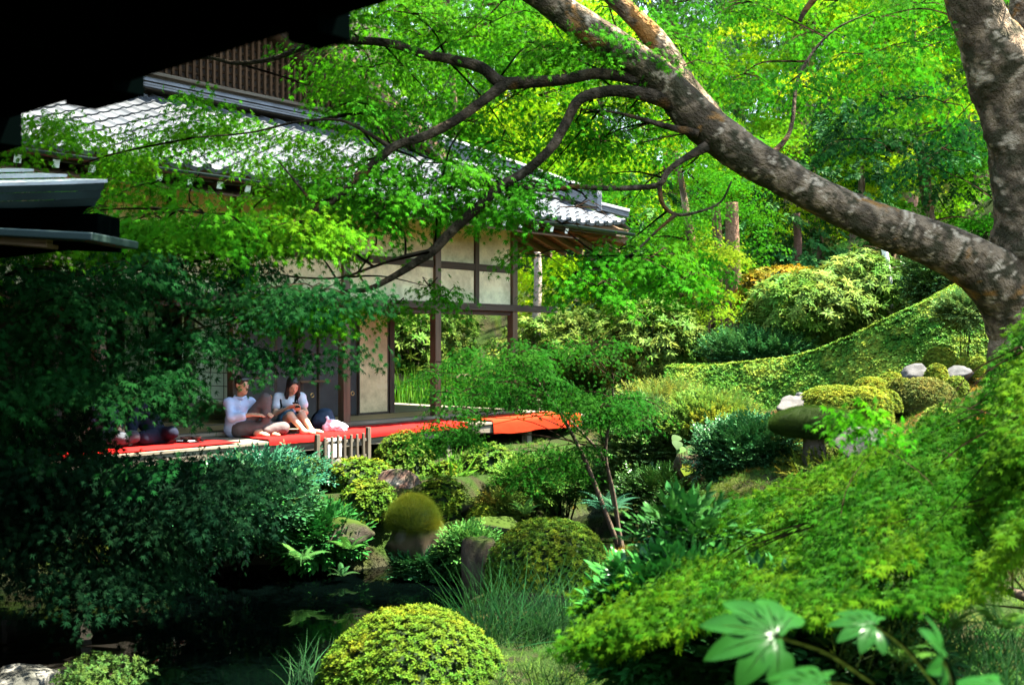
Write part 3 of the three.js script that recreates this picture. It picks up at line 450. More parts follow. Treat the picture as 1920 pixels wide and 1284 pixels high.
// ---------------------------------------------------------------- the dark eave over the camera, and the copper roof corner on the left
{
  // runs off to the left, square to the hall: u along the eave, w towards the hall
  const u = V(-0.76, 0, -0.649), w = V(0.649, 0, -0.76), p0 = 1.9, h = EYE + 0.91;
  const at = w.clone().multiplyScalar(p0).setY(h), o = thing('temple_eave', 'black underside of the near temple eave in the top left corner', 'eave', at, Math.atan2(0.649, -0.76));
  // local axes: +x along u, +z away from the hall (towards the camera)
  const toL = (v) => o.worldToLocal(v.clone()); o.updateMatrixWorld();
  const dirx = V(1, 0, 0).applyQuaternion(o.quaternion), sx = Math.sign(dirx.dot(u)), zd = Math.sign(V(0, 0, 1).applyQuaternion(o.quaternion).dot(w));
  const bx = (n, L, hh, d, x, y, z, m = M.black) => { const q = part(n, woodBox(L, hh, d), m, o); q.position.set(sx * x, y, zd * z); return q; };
  bx('fascia', 11, 0.26, 0.06, 2.5, 0.13, 0); const rf = bx('roof_slab', 12, 0.09, 9, 2.5, 1.86, -4.1); rf.rotation.x = zd * 0.4;  // slab carried far back, out of view, to block sky light
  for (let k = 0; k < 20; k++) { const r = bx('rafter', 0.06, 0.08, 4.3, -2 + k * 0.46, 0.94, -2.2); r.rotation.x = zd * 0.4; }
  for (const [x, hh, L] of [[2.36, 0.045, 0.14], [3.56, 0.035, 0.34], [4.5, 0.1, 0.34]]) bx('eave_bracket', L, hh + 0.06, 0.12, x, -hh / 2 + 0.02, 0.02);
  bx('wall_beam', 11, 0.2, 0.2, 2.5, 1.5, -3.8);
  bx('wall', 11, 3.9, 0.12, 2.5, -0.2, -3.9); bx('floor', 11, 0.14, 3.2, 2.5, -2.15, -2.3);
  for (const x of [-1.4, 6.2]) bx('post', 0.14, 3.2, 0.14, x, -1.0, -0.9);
}
{
  const o = thing('copper_roof_corner', 'layered copper clad corner of a small roof at the left edge', 'roof', P(20, 400, 6.6), -0.12);
  const s = 6.6 / F, X = (px) => (px - 20) * s, Y = (py) => (400 - py) * s;
  // plan of the corner: front edge runs left to right, then turns away
  const band = (name, y0, y1, r0, r1, mat, back = 2.4) => { // y0 top, y1 bottom, r0 / r1 the right end at top and bottom
    const t = [], c = (r, y, z) => V(r, y + 0.02 * Math.max(0, r) ** 2, z), L = -2.6, inset = (r0 - r1) * 0.6;
    const N = 14, row = (y, r, ins) => { const out = []; for (let i = 0; i <= N; i++) { const k = i / N; out.push(c(lerp(L, r, k), y, -ins)); } out.push(c(r - back, y, -ins - back)); return out; };
    const a = row(y0, r0, 0), b = row(y1, r1, inset); for (let i = 0; i < a.length - 1; i++) t.push(b[i], b[i + 1], a[i + 1], b[i], a[i + 1], a[i]);
    const g = polyGeo(t); return part(name, boxUV(g), mat, o); };
  const dbl = (m) => { const q = m.clone(); q.side = THREE.DoubleSide; return q; }, cu = dbl(M.copper), ct = dbl(M.copperTopLit), dk = dbl(M.black);
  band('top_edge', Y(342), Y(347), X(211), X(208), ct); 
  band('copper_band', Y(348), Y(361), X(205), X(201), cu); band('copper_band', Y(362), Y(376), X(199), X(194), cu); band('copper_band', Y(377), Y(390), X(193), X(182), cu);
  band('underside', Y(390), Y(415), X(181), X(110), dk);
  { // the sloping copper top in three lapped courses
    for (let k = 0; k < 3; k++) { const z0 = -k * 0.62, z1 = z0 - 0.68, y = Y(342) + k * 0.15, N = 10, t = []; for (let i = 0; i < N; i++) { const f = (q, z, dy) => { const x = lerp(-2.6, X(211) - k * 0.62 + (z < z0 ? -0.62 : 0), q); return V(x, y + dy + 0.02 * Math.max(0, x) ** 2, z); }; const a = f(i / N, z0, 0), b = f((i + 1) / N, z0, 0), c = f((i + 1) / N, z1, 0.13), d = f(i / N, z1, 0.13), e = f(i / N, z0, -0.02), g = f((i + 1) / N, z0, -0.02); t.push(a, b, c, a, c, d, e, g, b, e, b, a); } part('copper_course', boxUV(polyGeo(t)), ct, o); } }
  const m1 = part('bracket', woodBox(X(135) - X(-200), 0.2, 0.3), M.black, o); m1.position.set((X(135) + X(-200)) / 2, Y(418), -0.5);
  { const t = part('lower_eave', woodBox(X(219) - X(-300), 0.05, 0.6, 0.01), M.gutter, o); t.position.set((X(219) + X(-300)) / 2 - 0.02, Y(436), -0.1); t.rotation.z = -0.06; const e = part('lower_eave', woodBox(X(170) - X(-300), 0.06, 0.5), M.black, o); e.position.set((X(170) + X(-300)) / 2, Y(443), -0.2); e.rotation.z = -0.05;
    const b = part('beam_end', woodBox(X(112) - X(-60), 0.06, 0.14), M.rafter, o); b.position.set((X(112) + X(-60)) / 2, Y(452), 0.05); b.rotation.z = -0.09; const d = part('brace', woodBox(X(110) - X(-200), 0.065, 0.2), M.black, o); d.position.set((X(110) + X(-200)) / 2, Y(470), -0.1); d.rotation.z = 0.1;
    const p = part('roof_post', woodBox(0.16, 3.6, 0.16), M.black, o); p.position.set(X(-330), Y(470) - 1.9, -0.6); }
}
// ---------------------------------------------------------------- plants
R = rngOf(41);
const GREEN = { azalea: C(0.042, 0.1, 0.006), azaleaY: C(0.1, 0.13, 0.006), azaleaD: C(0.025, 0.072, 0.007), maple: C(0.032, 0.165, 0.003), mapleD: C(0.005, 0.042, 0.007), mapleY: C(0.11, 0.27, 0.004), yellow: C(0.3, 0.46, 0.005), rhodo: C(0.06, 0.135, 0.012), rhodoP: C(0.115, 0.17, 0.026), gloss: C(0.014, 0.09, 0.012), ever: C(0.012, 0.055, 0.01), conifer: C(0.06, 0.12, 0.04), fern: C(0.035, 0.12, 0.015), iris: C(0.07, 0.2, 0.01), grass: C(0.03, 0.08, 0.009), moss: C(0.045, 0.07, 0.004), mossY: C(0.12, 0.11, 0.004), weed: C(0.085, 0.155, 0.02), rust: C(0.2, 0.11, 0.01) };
function blob(rx, ry, rz, det = 4, amp = 0.08, f = 1.5, seed = 0) {
  const g = mergeVertices(new THREE.IcosahedronGeometry(1, det).deleteAttribute('uv').deleteAttribute('normal')), p = g.attributes.position;
  for (let i = 0; i < p.count; i++) { const x = p.getX(i), y = p.getY(i), z = p.getZ(i), k = 1 + amp * 2 * (fbm(x * f + seed, y * f, z * f + seed, 3) - 0.5); p.setXYZ(i, x * k * rx, y * k * ry, z * k * rz); }
  g.computeVertexNormals(); return g;
}
// a clipped dome: px of its middle and top, half its width in px, Z metres away
function dome(label, px, top, half, Z, o = {}) {
  const r = half / F * Z, c = P(px, top, Z), gy = Math.min(groundH(c.x, Z), c.y - 0.25 * r), Hh = o.h ?? Math.min(c.y - gy + 0.05, r * (o.tall ?? 1.35)), rz = r * (o.deep ?? 1), at = V(c.x, c.y - Hh, c.z), seed = R() * 50;
  const t = thing(o.name ?? 'clipped_azalea', label, o.cat ?? 'shrub', at, 0, o.group), near = Z < 10.5;
  const sp = o.sp ?? (near ? SP.azaleaNear : Z < 12.2 ? SP.azalea : SP.azaleaFar), base = o.c ?? GREEN.azalea, base2 = o.c2 ?? GREEN.azaleaY, n = o.n ?? Math.round(clamp(r * (Hh + r) * (near ? 5200 : Z < 12.2 ? 4200 : 1700), 400, 9500));
  const sets = sp.map(() => []), pw = o.flat ?? 2.4; // superellipse: fuller shoulders
  const surf = (a, e) => { const ce = Math.cos(e), se = Math.sin(e), k = 1 / Math.pow(Math.pow(Math.abs(ce), pw) + Math.pow(Math.abs(se), pw), 1 / pw), w = 1 + 0.1 * (fbm(Math.cos(a) * ce * 2 + seed, se * 2, Math.sin(a) * ce * 2, 3) - 0.5); return V(Math.cos(a) * ce * r * k * w, se * Hh * k * w, Math.sin(a) * ce * rz * k * w); };
  for (let i = 0; i < n; i++) {
    const a = rr(0, 6.283), e = Math.asin(rr(-0.08, 1)), p = surf(a, e), q = surf(a + 0.05, e), s = surf(a, e + 0.05), nn = s.sub(p).cross(q.sub(p)).normalize(); if (nn.dot(p) < 0) nn.negate();
    const sh = rr(-0.035, 0.015) * (o.fuzz ?? 1), w = p.clone().addScaledVector(nn, sh).add(at), pat = fbm(w.x * 4, w.y * 4, w.z * 4, 3);
    let col = mixc(base, base2, smooth(0.42, 0.72, pat) * 0.8 + 0.25 * smooth(0.3, 1, nn.y)); if (o.c3 && pat < 0.42) col = mixc(col, o.c3, 0.6);  // upward leaves tinted paler, a sunlit top put into the colour
    sets[i % sp.length].push({ m: frame(w, V(nn.x + rr(-0.45, 0.45), nn.y + 0.7 + rr(-0.3, 0.3), nn.z + rr(-0.45, 0.45)), rr(0, 6.28), rr(0.75, 1.25) * (o.s ?? 1)), c: vary(col, 0.25, 0.12) });
  }
  sets.forEach((s, i) => swarm('leaves', sp[i], o.m ?? LM.small, s, t, at));
  const core = blob(r * 0.93, Hh * 0.93, rz * 0.93, 4, 0.03, 2, seed); const cp = core.attributes.position; for (let i = 0; i < cp.count; i++) if (cp.getY(i) < 0) cp.setY(i, cp.getY(i) * 0.15); core.computeVertexNormals(); part('inner_growth', core, M.core, t);
  if (o.stems) for (let i = 0; i < 5; i++) { const a = rr(0, 6.28); part('stem', tube([[V(Math.cos(a) * 0.1, -0.35, Math.sin(a) * 0.1), 0.012], [V(Math.cos(a) * r * 0.5, Hh * 0.3, Math.sin(a) * rz * 0.5), 0.008], [V(Math.cos(a) * r * 0.9, Hh * 0.6, Math.sin(a) * rz * 0.9), 0.005]], 6, 0.1), M.paleStem, t); }
  return t;
}
// a loose shrub: shoots spread through an ellipsoid; c = middle in the world
function shrub(name, label, cat, c, rx, ry, rz, n, sp, base, o = {}) {
  const gy = groundH(c.x, -c.z), at = V(c.x, Math.min(gy, c.y - ry * 0.6), c.z), t = thing(name, label, cat, at, 0, o.group), sets = sp.map(() => []), seed = R() * 40;
  for (let i = 0; i < n; i++) {
    let d; do { d = V(rr(-1, 1), rr(-1, 1), rr(-1, 1)); } while (d.lengthSq() > 1 || d.lengthSq() < (o.hollow ?? 0.12)); // fuller towards the outside
    const lump = 0.72 + 0.6 * fbm(d.x * 1.8 + seed, d.y * 1.8, d.z * 1.8, 2), w = V(c.x + d.x * rx * lump, c.y + d.y * ry * lump, c.z + d.z * rz * lump);
    if (fbm(w.x * (o.gf ?? 2.2) + seed, w.y * (o.gf ?? 2.6), w.z * (o.gf ?? 2.2), 2) < (o.gaps ?? 0.36)) continue; if (w.y < gy + 0.02) continue;
    const out = d.clone().normalize(), pat = fbm(w.x * 1.6 + 5, w.y * 1.6, w.z * 1.6 + seed, 3), col = vary(o.c2 ? mixc(base, o.c2, smooth(0.4, 0.65, pat)) : base, 0.22, 0.12), s = rr(0.75, 1.25) * (o.s ?? 1);
    const m = o.sprig ? along(w, V(out.x + rr(-0.6, 0.6), out.y * 0.6 + (o.lift ?? 0.25) + rr(-0.4, 0.4), out.z + rr(-0.6, 0.6)), V(rr(-0.3, 0.3), 1, rr(-0.3, 0.3)), s) : frame(w, V(out.x * 0.6 + rr(-0.8, 0.8), 0.6 + out.y * 0.5 + rr(-0.2, 0.4), out.z * 0.6 + rr(-0.8, 0.8)), rr(0, 6.28), s);
    sets[i % sp.length].push({ m, c: col });
  }
  sets.forEach((s, i) => swarm('leaves', sp[i], o.m ?? LM.small, s, t, at));
  for (let i = 0; i < (o.stems ?? 6); i++) { const a = rr(0, 6.28), k = Math.sqrt(R()), e = V((c.x - at.x) + Math.cos(a) * rx * 0.75 * k, (c.y - at.y) + ry * rr(0.1, 0.7), Math.sin(a) * rz * 0.75 * k), b = V((c.x - at.x) * 0.5 + Math.cos(a) * 0.12 * rx, -0.05, Math.sin(a) * 0.12 * rz), mid = b.clone().lerp(e, 0.5).add(V(rr(-0.1, 0.1) * rx, rr(0, 0.1) * ry, rr(-0.1, 0.1) * rz)); const q = o.stemR ?? 0.018; part('stem', tube([[b, q], [mid, q * 0.7], [e, q * 0.3]], 6, 0.12), o.stemM ?? M.stem, t); }
  if (o.core) { const g = blob(rx * o.core, ry * o.core, rz * o.core, 3, 0.15, 1.6, seed); g.translate(c.x - at.x, c.y - at.y, c.z - at.z); part('inner_growth', g, M.core, t); }
  return t;
}
const sh = (name, label, cat, px, py, Z, hw, hh, n, sp, base, o) => shrub(name, label, cat, P(px, py, Z), hw / F * Z, hh / F * Z, (o?.deep ?? 1) * hw / F * Z, n, sp, base, o);
// rocks
function rockGeo(rx, ry, rz, seed, o = {}) {
  const g = mergeVertices(new THREE.IcosahedronGeometry(1, o.det ?? 5).deleteAttribute('uv').deleteAttribute('normal')), p = g.attributes.position, col = [], rq = rngOf(seed * 77 + 5), cuts = Array.from({ length: 13 }, () => [V(rq() * 2 - 1, rq() * 2 - 1, rq() * 2 - 1).normalize(), (o.box ? 0.86 : 0.55) + 0.35 * rq()]);
  for (let i = 0; i < p.count; i++) {
    let v = V(p.getX(i), p.getY(i), p.getZ(i)); if (o.box) { const m = Math.max(Math.abs(v.x), Math.abs(v.y), Math.abs(v.z)); v.lerp(v.clone().divideScalar(m), o.box); }
    const f = fbm(v.x * 1.3 + seed, v.y * 1.3, v.z * 1.3, 3), rdg = Math.abs(fbm(v.x * 2.6, v.y * 2.6 + seed, v.z * 2.6, 3) - 0.5); for (const [pn, pd] of cuts) { const e = v.dot(pn) - pd; if (e > 0) v.addScaledVector(pn, -e * 0.92); } v.multiplyScalar(0.86 + 0.36 * f - 0.3 * rdg + 0.05 * fbm(v.x * 9, v.y * 9, v.z * 9 + seed, 2)); p.setXYZ(i, v.x * rx, v.y * ry, v.z * rz);
  }
  g.computeVertexNormals(); const n = g.attributes.normal;
  for (let i = 0; i < p.count; i++) { const x = p.getX(i), y = p.getY(i), z = p.getZ(i), a = fbm(x * 6 + seed, y * 9, z * 6, 4), b = fbm(x * 22, y * 22, z * 22 + seed, 2); let c = mixc(o.c ?? C(0.2, 0.17, 0.14), o.c2 ?? C(0.4, 0.36, 0.32), smooth(0.35, 0.7, a)).multiplyScalar(0.45 + 1.1 * b); if (o.lichen) c = mixc(c, C(0.2, 0.19, 0.165), smooth(0.6, 0.66, fbm(x * 13, y * 13 + seed, z * 13, 3)) * 0.8); if (o.moss) c = mixc(c, C(0.02, 0.036, 0.003), smooth(0.1, 0.6, n.getY(i) * o.moss + (a - 0.5))); if (o.low) c = mixc(c, C(0.03, 0.04, 0.015), smooth(0.2, -0.5, y / ry)); col.push(c.r, c.g, c.b); }
  g.setAttribute('color', new THREE.Float32BufferAttribute(col, 3)); return boxUV(g, seed);
}
M.rock = std({ vertexColors: true, roughness: 0.95, bumpMap: (() => { const b = speck.clone(); b.repeat.set(3, 3); b.needsUpdate = true; return b; })(), bumpScale: 0.005 });
function rock(label, px, py, Z, hw, hh, seed, o = {}) { const c = P(px, py, Z), m = lone('garden_rock', rockGeo(hw / F * Z * 1.15, hh / F * Z * 1.2, hw / F * Z * (o.deep ?? 0.9), seed, o), M.rock, label, 'rock', o.group); m.position.copy(c); m.rotation.y = o.turn ?? 0; return m; }
function fern(label, at, n, s, o = {}) { const t = thing('fern', label, 'fern', at, 0, o.group), mats = o.c ?? GREEN.fern; for (let i = 0; i < n; i++) { const a = (o.from ?? 0) + i / n * (o.sweep ?? 6.28) + rr(-0.3, 0.3), e = rr(0.35, 1.0); const g = tint(SP.frond[i % 2].clone(), vary(mats, 0.2)); const f = part('frond', g, LM.soft, t); f.applyMatrix4(along(V(0, 0, 0), V(Math.cos(a) * Math.cos(e), Math.sin(e), Math.sin(a) * Math.cos(e)), UP, s * rr(0.75, 1.15))); } return t; }
function grassClump(name, label, cat, at, n, L, w, base, o = {}) { const t = thing(name, label, cat, at, 0, o.group), l = [];
  for (let i = 0; i < n; i++) { const a = rr(0, 6.28), e = o.upright ? rr(1.15, 1.5) : rr(0.7, 1.4), k = rr(0.55, 1.1), off = o.spread ?? 0.12; l.push(tint(put(blade(L * k, w, (o.droop ?? 0.55) * rr(0.5, 1.2), 6, 0.4, 0.7, 1.15), along(V(rr(-off, off) * (o.wide ?? 1), 0, rr(-off, off)), V(Math.cos(a) * Math.cos(e), Math.sin(e), Math.sin(a) * Math.cos(e)), V(Math.cos(a + 0.6) * 0.6, 0.7, Math.sin(a + 0.6) * 0.6), 1)), vary(base, 0.25))); }
  part('blades', merge(l), o.m ?? LM.soft, t, 'stuff'); return t; }
// ---------------------------------------------------------------- trees
const barkAt = (seed, moss = 1, lit = 1, dim = 1) => (w0, d) => { const q0 = 0.22 * (fbm(w0.x * 7 + seed, w0.y * 7, w0.z * 7, 3) - 0.5), q1 = 0.22 * (fbm(w0.x * 7, w0.y * 7 + 9, w0.z * 7 + seed, 3) - 0.5), w = V(w0.x + q0, w0.y + q1, w0.z + q0 - q1); // brown bark with dark moss, pale and rusty lichen
  const a = fbm(w.x * 10 + seed, w.y * 7, w.z * 10, 4), b = fbm(w.x * 11, w.y * 7 + seed, w.z * 11, 4), s = fbm(w.x * 34, w.y * 20, w.z * 34 + seed, 2);
  let c = mixc(C(0.045, 0.031, 0.018), C(0.165, 0.112, 0.068), smooth(0.38, 0.66, b)); c = mixc(c, C(0.03, 0.025, 0.012), smooth(0.5, 0.62, a + 0.1 * (s - 0.5) - 0.1 * d.y) * moss);
  c = mixc(c, C(0.3, 0.225, 0.15), smooth(0.645, 0.69, fbm(w.x * 17 + 3, w.y * 9, w.z * 17 + seed, 4) + 0.03 * d.y) * 0.8 * lit); c = mixc(c, C(0.22, 0.1, 0.025), smooth(0.63, 0.7, fbm(w.x * 4 + 20, w.y * 3, w.z * 4 + seed, 4)) * 0.8);
  return c.multiplyScalar((0.65 + 0.7 * s) * dim); };
M.bark = std({ vertexColors: true, roughness: 0.92, bumpMap: (() => { const b = tex([256, 256], (u, v, n) => 0.45 * n(14, 9, 1)(u, v) + 0.3 * n(40, 26, 2)(u, v) + 0.25 * n(90, 70, 3)(u, v), false); b.repeat.set(1.6, 1.6); return b; })(), bumpScale: 0.035 });
M.twig = std({ color: C(0.06, 0.04, 0.028), roughness: 0.95 });
// pads of maple sprays: flat clouds of leaves about p, radius r, n sprays
function pad(sets, sp, p, r, n, base, o = {}) {
  const tx = rr(-0.18, 0.18) + (o.tx ?? 0), tz = rr(-0.18, 0.18) + (o.tz ?? 0), th = o.thick ?? 0.1, pc = vary(base, 0.12, 0.08);
  for (let i = 0; i < n; i++) {
    const a = rr(0, 6.28), k = Math.sqrt(R()) * r * (0.75 + 0.5 * noise3(Math.cos(a) * 2 + p.x * 7, p.y * 7, Math.sin(a) * 2)), x = Math.cos(a) * k, z = Math.sin(a) * k, w = V(p.x + x, p.y + x * tx + z * tz - (o.droop ?? 0.25) * k * k / r + gauss() * th, p.z + z); if (o.clear && o.clear(CX - F * w.x / w.z, CY + F * (w.y - EYE) / w.z)) continue;
    sets[i % sp.length].push({ m: along(w, V(Math.cos(a) + rr(-0.6, 0.6), -0.25 - 0.5 * k / r + rr(-0.25, 0.25), Math.sin(a) + rr(-0.6, 0.6)), V(rr(-0.4, 0.4), 1, rr(-0.4, 0.4)), rr(0.8, 1.2) * (o.s ?? 1)), c: vary(pc, 0.2, 0.1) });
  }
}
// nearest point of a skeleton, for twigs
function twigTo(list, skel, p, r0 = 0.014) {
  let best = null, bd = 1e9; const ds = skel.map((q) => q.distanceTo(p) + Math.max(0, p.y - q.y) * 0.2); for (const d of ds) bd = Math.min(bd, d);
  const near = skel.filter((q, i) => ds[i] < bd * 1.5 + 0.1); best = near.length ? pick(near) : null; if (best && bd < 1.3 && best.y - p.y > 0.7 * best.distanceTo(p)) return;
  if (!best || bd < 0.1 || bd > 1.3) return; const m = best.clone().lerp(p, 0.5).add(V(rr(-0.12, 0.12), bd * rr(0.02, 0.12), rr(-0.12, 0.12))); list.push(tube([[best, r0], [m, r0 * 0.65], [p, r0 * 0.3]], 5, 0.12));
}
function twigs(list, p, r, n) { for (let i = 0; i < n; i++) { const a = rr(0, 6.28), e = p.clone().add(V(Math.cos(a) * r * 0.8, -0.15 * r + rr(-0.1, 0.1), Math.sin(a) * r * 0.8)); list.push(tube([[p, 0.007], [p.clone().lerp(e, 0.5).add(V(rr(-0.06, 0.06), 0.05, rr(-0.06, 0.06))), 0.005], [e, 0.002]], 4, 0.2)); } }
// a whole tree further off: trunk, limbs, a crown of pads through an ellipsoid; base on the ground
function tree(name, label, at, h, cw, o = {}) {
  const t = thing(name, label, 'tree', at, 0, o.group), sp = o.sp ?? SP.mapleFar, sets = sp.map(() => []), tr = o.r ?? 0.16, lean = V(rr(-0.4, 0.4), 0, rr(-0.4, 0.4)), limbs = [], skel = [];
  const tp = (k) => V(lean.x * k * k + 0.15 * Math.sin(k * 5 + h), h * k * (o.trunkTo ?? 0.85), lean.z * k * k);
  const pts = [0, 0.25, 0.5, 0.75, 1].map((k) => [tp(k), tr * (1.15 - 0.9 * k)]); part('trunk', tube([[V(0, -0.3, 0), tr * 1.3], ...pts], 10, 0.2, 0.15, o.cedar ? (w) => C(0.16, 0.09, 0.06).multiplyScalar(0.6 + 0.8 * fbm(w.x * 14, w.y * 1.2, w.z * 14, 3)) : barkAt(h * 3, 0.6)), M.bark, t);
  for (let k = 0.2; k <= 1; k += 0.05) skel.push(tp(k));
  const c0 = o.from ?? 0.35, n = o.pads ?? 40;
  for (let i = 0; i < n; i++) {
    const k = o.cone ? 1 - Math.sqrt(R()) : R(), y = lerp(c0, 1, k) * h, prof = o.cone ? (1.02 - k) : Math.pow(Math.sin(Math.PI * clamp(0.12 + 0.85 * k, 0, 1)), 0.7), a = rr(0, 6.28), q = cw * prof * Math.sqrt(rr(0.12, 1)), p = V(Math.cos(a) * q + lean.x * 0.5, y + rr(-0.2, 0.2) - (o.hang ?? 0) * q, Math.sin(a) * q + lean.z * 0.5);
    const wp = p.clone().add(at), pr = (o.padR ?? 0.8) * rr(0.7, 1.25); pad(sets, sp, wp, pr, o.per ?? 34, o.c2 && fbm(wp.x * 0.7, wp.y * 0.7, wp.z * 0.7, 2) > 0.5 ? o.c2 : o.c ?? GREEN.maple, { thick: o.thick ?? 0.2, s: o.s ?? 1, droop: o.droop ?? 0.3 });
    if (i % 2 === 0) twigTo(limbs, skel, p, o.limb ?? 0.03);
  }
  sets.forEach((s, i) => swarm('crown', sp[i], o.m ?? LM.maple, s, t, at)); if (limbs.length) part('limbs', merge(limbs), M.twig, t); return t;
}
// boughs that part before the people on the veranda
const opening = (x, y) => (x > 392 && x < 715 && y > 684 + 8 * Math.sin(x * 0.07) && y < 870) || (x > 205 && x < 640 && y > 780 + 8 * Math.sin(x * 0.09) && y < 862 + 8 * Math.sin(x * 0.05)) || (x > 385 && x < 424 && y > 662 && y < 760);
const tip = (x, y) => (x > 1015 && x < 1172 && y > 348 && y < 432) || (x > 978 && x < 1095 && y >= 425 && y < 512);   // the eave's corner shows between the sprays
// ---------------------------------------------------------------- the great maple that leans over the pond
R = rngOf(61);
{
  const px = (list) => list.map(([x, y, Z, r]) => [P(x, y, Z), r]);
  const t = thing('leaning_maple', 'great old maple with mottled lichen bark and a thick limb leaning left over the pond', 'tree', atPx(1940, 9.2));
  const at = t.position.clone(), loc = (list) => list.map(([p, r]) => [p.clone().sub(at), r]), big = barkAt(3), skel = [];
  const limb = (name, list, seg, step, rough, mat = M.bark, color = big) => { const w = px(list), c = new THREE.CatmullRomCurve3(w.map((a) => a[0]), false, 'centripetal'), n = Math.ceil(c.getLength() / 0.15); for (let i = 0; i <= n; i++) skel.push(c.getPoint(i / n)); return part(name, tube(loc(w), seg, step, rough, color ? (p, d) => color(p.clone().add(at), d) : null, 3), mat, t); };
  limb('trunk', [[1955, 1010, 9.2, 0.5], [1950, 800, 9.2, 0.41], [1944, 600, 9.2, 0.375], [1944, 400, 9.2, 0.355], [1930, 250, 9.2, 0.36], [1890, 140, 9.2, 0.32], [1845, 50, 9.15, 0.235], [1817, -30, 9.1, 0.21], [1785, -180, 9.1, 0.19], [1770, -420, 9.1, 0.13]], 56, 0.02, 0.22);
  limb('limb', [[1930, 330, 9.2, 0.3], [1930, 170, 9.25, 0.25], [1938, 60, 9.3, 0.21], [1945, -80, 9.3, 0.19], [1960, -330, 9.4, 0.14]], 40, 0.025, 0.2);
  limb('limb', [[1935, 610, 9.2, 0.36], [1890, 545, 9.15, 0.29], [1800, 480, 9.1, 0.215], [1640, 416, 9.05, 0.174], [1533, 366, 9, 0.158], [1450, 320, 9, 0.163], [1385, 282, 9, 0.175], [1310, 222, 9, 0.175], [1240, 148, 9, 0.155], [1160, 90, 9, 0.142], [1080, 38, 9, 0.132], [1000, -18, 9, 0.12], [900, -90, 9.1, 0.1], [760, -190, 9.2, 0.07]], 56, 0.02, 0.2);
  limb('limb', [[1330, 235, 9.05, 0.16], [1280, 150, 9.15, 0.105], [1240, 85, 9.25, 0.092], [1185, 28, 9.3, 0.085], [1135, -20, 9.4, 0.075], [1050, -110, 9.5, 0.05]], 28, 0.03, 0.18);
  const mid = (l, seg = 16) => limb('branch', l.map(([x, y, Z, r]) => [x, y, Z, r * 0.82]), seg, 0.04, 0.2, M.bark, barkAt(9, 0.9, 0.4, 0.4));
  mid([[1340, 245, 9, 0.12], [1250, 190, 8.95, 0.085], [1180, 172, 8.9, 0.07], [1130, 172, 8.85, 0.06], [1085, 188, 8.8, 0.052], [1062, 228, 8.8, 0.05], [1035, 275, 8.75, 0.048], [980, 325, 8.75, 0.046], [940, 348, 8.7, 0.048], [900, 385, 8.7, 0.05], [840, 440, 8.7, 0.05], [812, 470, 8.7, 0.048], [780, 492, 8.7, 0.042], [735, 520, 8.7, 0.034], [690, 542, 8.7, 0.028], [640, 548, 8.7, 0.018], [560, 590, 8.6, 0.01]]);
  mid([[1310, 215, 9, 0.12], [1235, 165, 9, 0.075], [1170, 145, 9, 0.06], [1120, 138, 9, 0.062], [1050, 150, 9, 0.058], [985, 154, 9, 0.062], [940, 155, 9, 0.072], [905, 128, 9, 0.06], [850, 112, 9, 0.05], [790, 100, 9, 0.046], [735, 82, 9, 0.044], [670, 76, 9.05, 0.042], [600, 78, 9.1, 0.036], [560, 92, 9.1, 0.03], [510, 110, 9.1, 0.026], [440, 118, 9.15, 0.022], [390, 108, 9.2, 0.016], [300, 118, 9.3, 0.009]]);
  mid([[950, 155, 9, 0.066], [900, 193, 8.9, 0.05], [850, 228, 8.85, 0.047], [790, 258, 8.8, 0.044], [740, 274, 8.8, 0.044], [695, 312, 8.75, 0.042], [655, 350, 8.7, 0.04], [605, 388, 8.7, 0.04], [560, 416, 8.65, 0.044], [520, 440, 8.6, 0.04], [485, 450, 8.6, 0.032], [440, 470, 8.6, 0.028], [340, 492, 8.55, 0.025], [260, 503, 8.5, 0.021], [170, 514, 8.5, 0.015], [60, 522, 8.5, 0.008]]);
  mid([[735, 278, 8.8, 0.03], [690, 250, 8.8, 0.018], [640, 226, 8.8, 0.015], [560, 228, 8.8, 0.012], [470, 248, 8.8, 0.009], [360, 258, 8.8, 0.007]], 10);
  mid([[600, 390, 8.7, 0.025], [580, 372, 8.75, 0.016], [545, 330, 8.8, 0.012], [520, 300, 8.8, 0.007]], 10);
  mid([[500, 445, 8.6, 0.025], [470, 418, 8.6, 0.02], [430, 410, 8.6, 0.016], [370, 398, 8.6, 0.012], [280, 388, 8.6, 0.007]], 10);
  mid([[1325, 275, 8.9, 0.06], [1280, 300, 8.85, 0.035], [1252, 322, 8.8, 0.032], [1238, 345, 8.8, 0.03], [1190, 352, 8.8, 0.027], [1130, 353, 8.8, 0.029], [1085, 350, 8.8, 0.025], [1020, 356, 8.8, 0.022], [965, 348, 8.8, 0.02], [900, 338, 8.8, 0.013], [830, 330, 8.8, 0.008]]);
  mid([[1236, 345, 8.8, 0.026], [1244, 385, 8.8, 0.022], [1268, 402, 8.8, 0.019], [1310, 397, 8.8, 0.014], [1352, 378, 8.8, 0.011], [1372, 340, 8.8, 0.009]], 10);
  mid([[1268, 402, 8.8, 0.022], [1235, 430, 8.8, 0.014], [1190, 472, 8.75, 0.011], [1140, 500, 8.7, 0.008], [1080, 510, 8.7, 0.005]], 8);
  mid([[1310, 250, 8.9, 0.05], [1255, 238, 8.9, 0.035], [1210, 225, 8.9, 0.026], [1150, 210, 8.9, 0.012], [1090, 205, 8.9, 0.006]], 10);
  mid([[815, 470, 8.7, 0.03], [760, 480, 8.7, 0.018], [700, 500, 8.7, 0.014], [640, 520, 8.7, 0.012], [560, 520, 8.65, 0.01], [500, 510, 8.65, 0.006]], 8);
  mid([[640, 548, 8.7, 0.014], [560, 560, 8.5, 0.012], [455, 597, 8.3, 0.012], [346, 620, 8.2, 0.008], [240, 640, 8.1, 0.005]], 8);
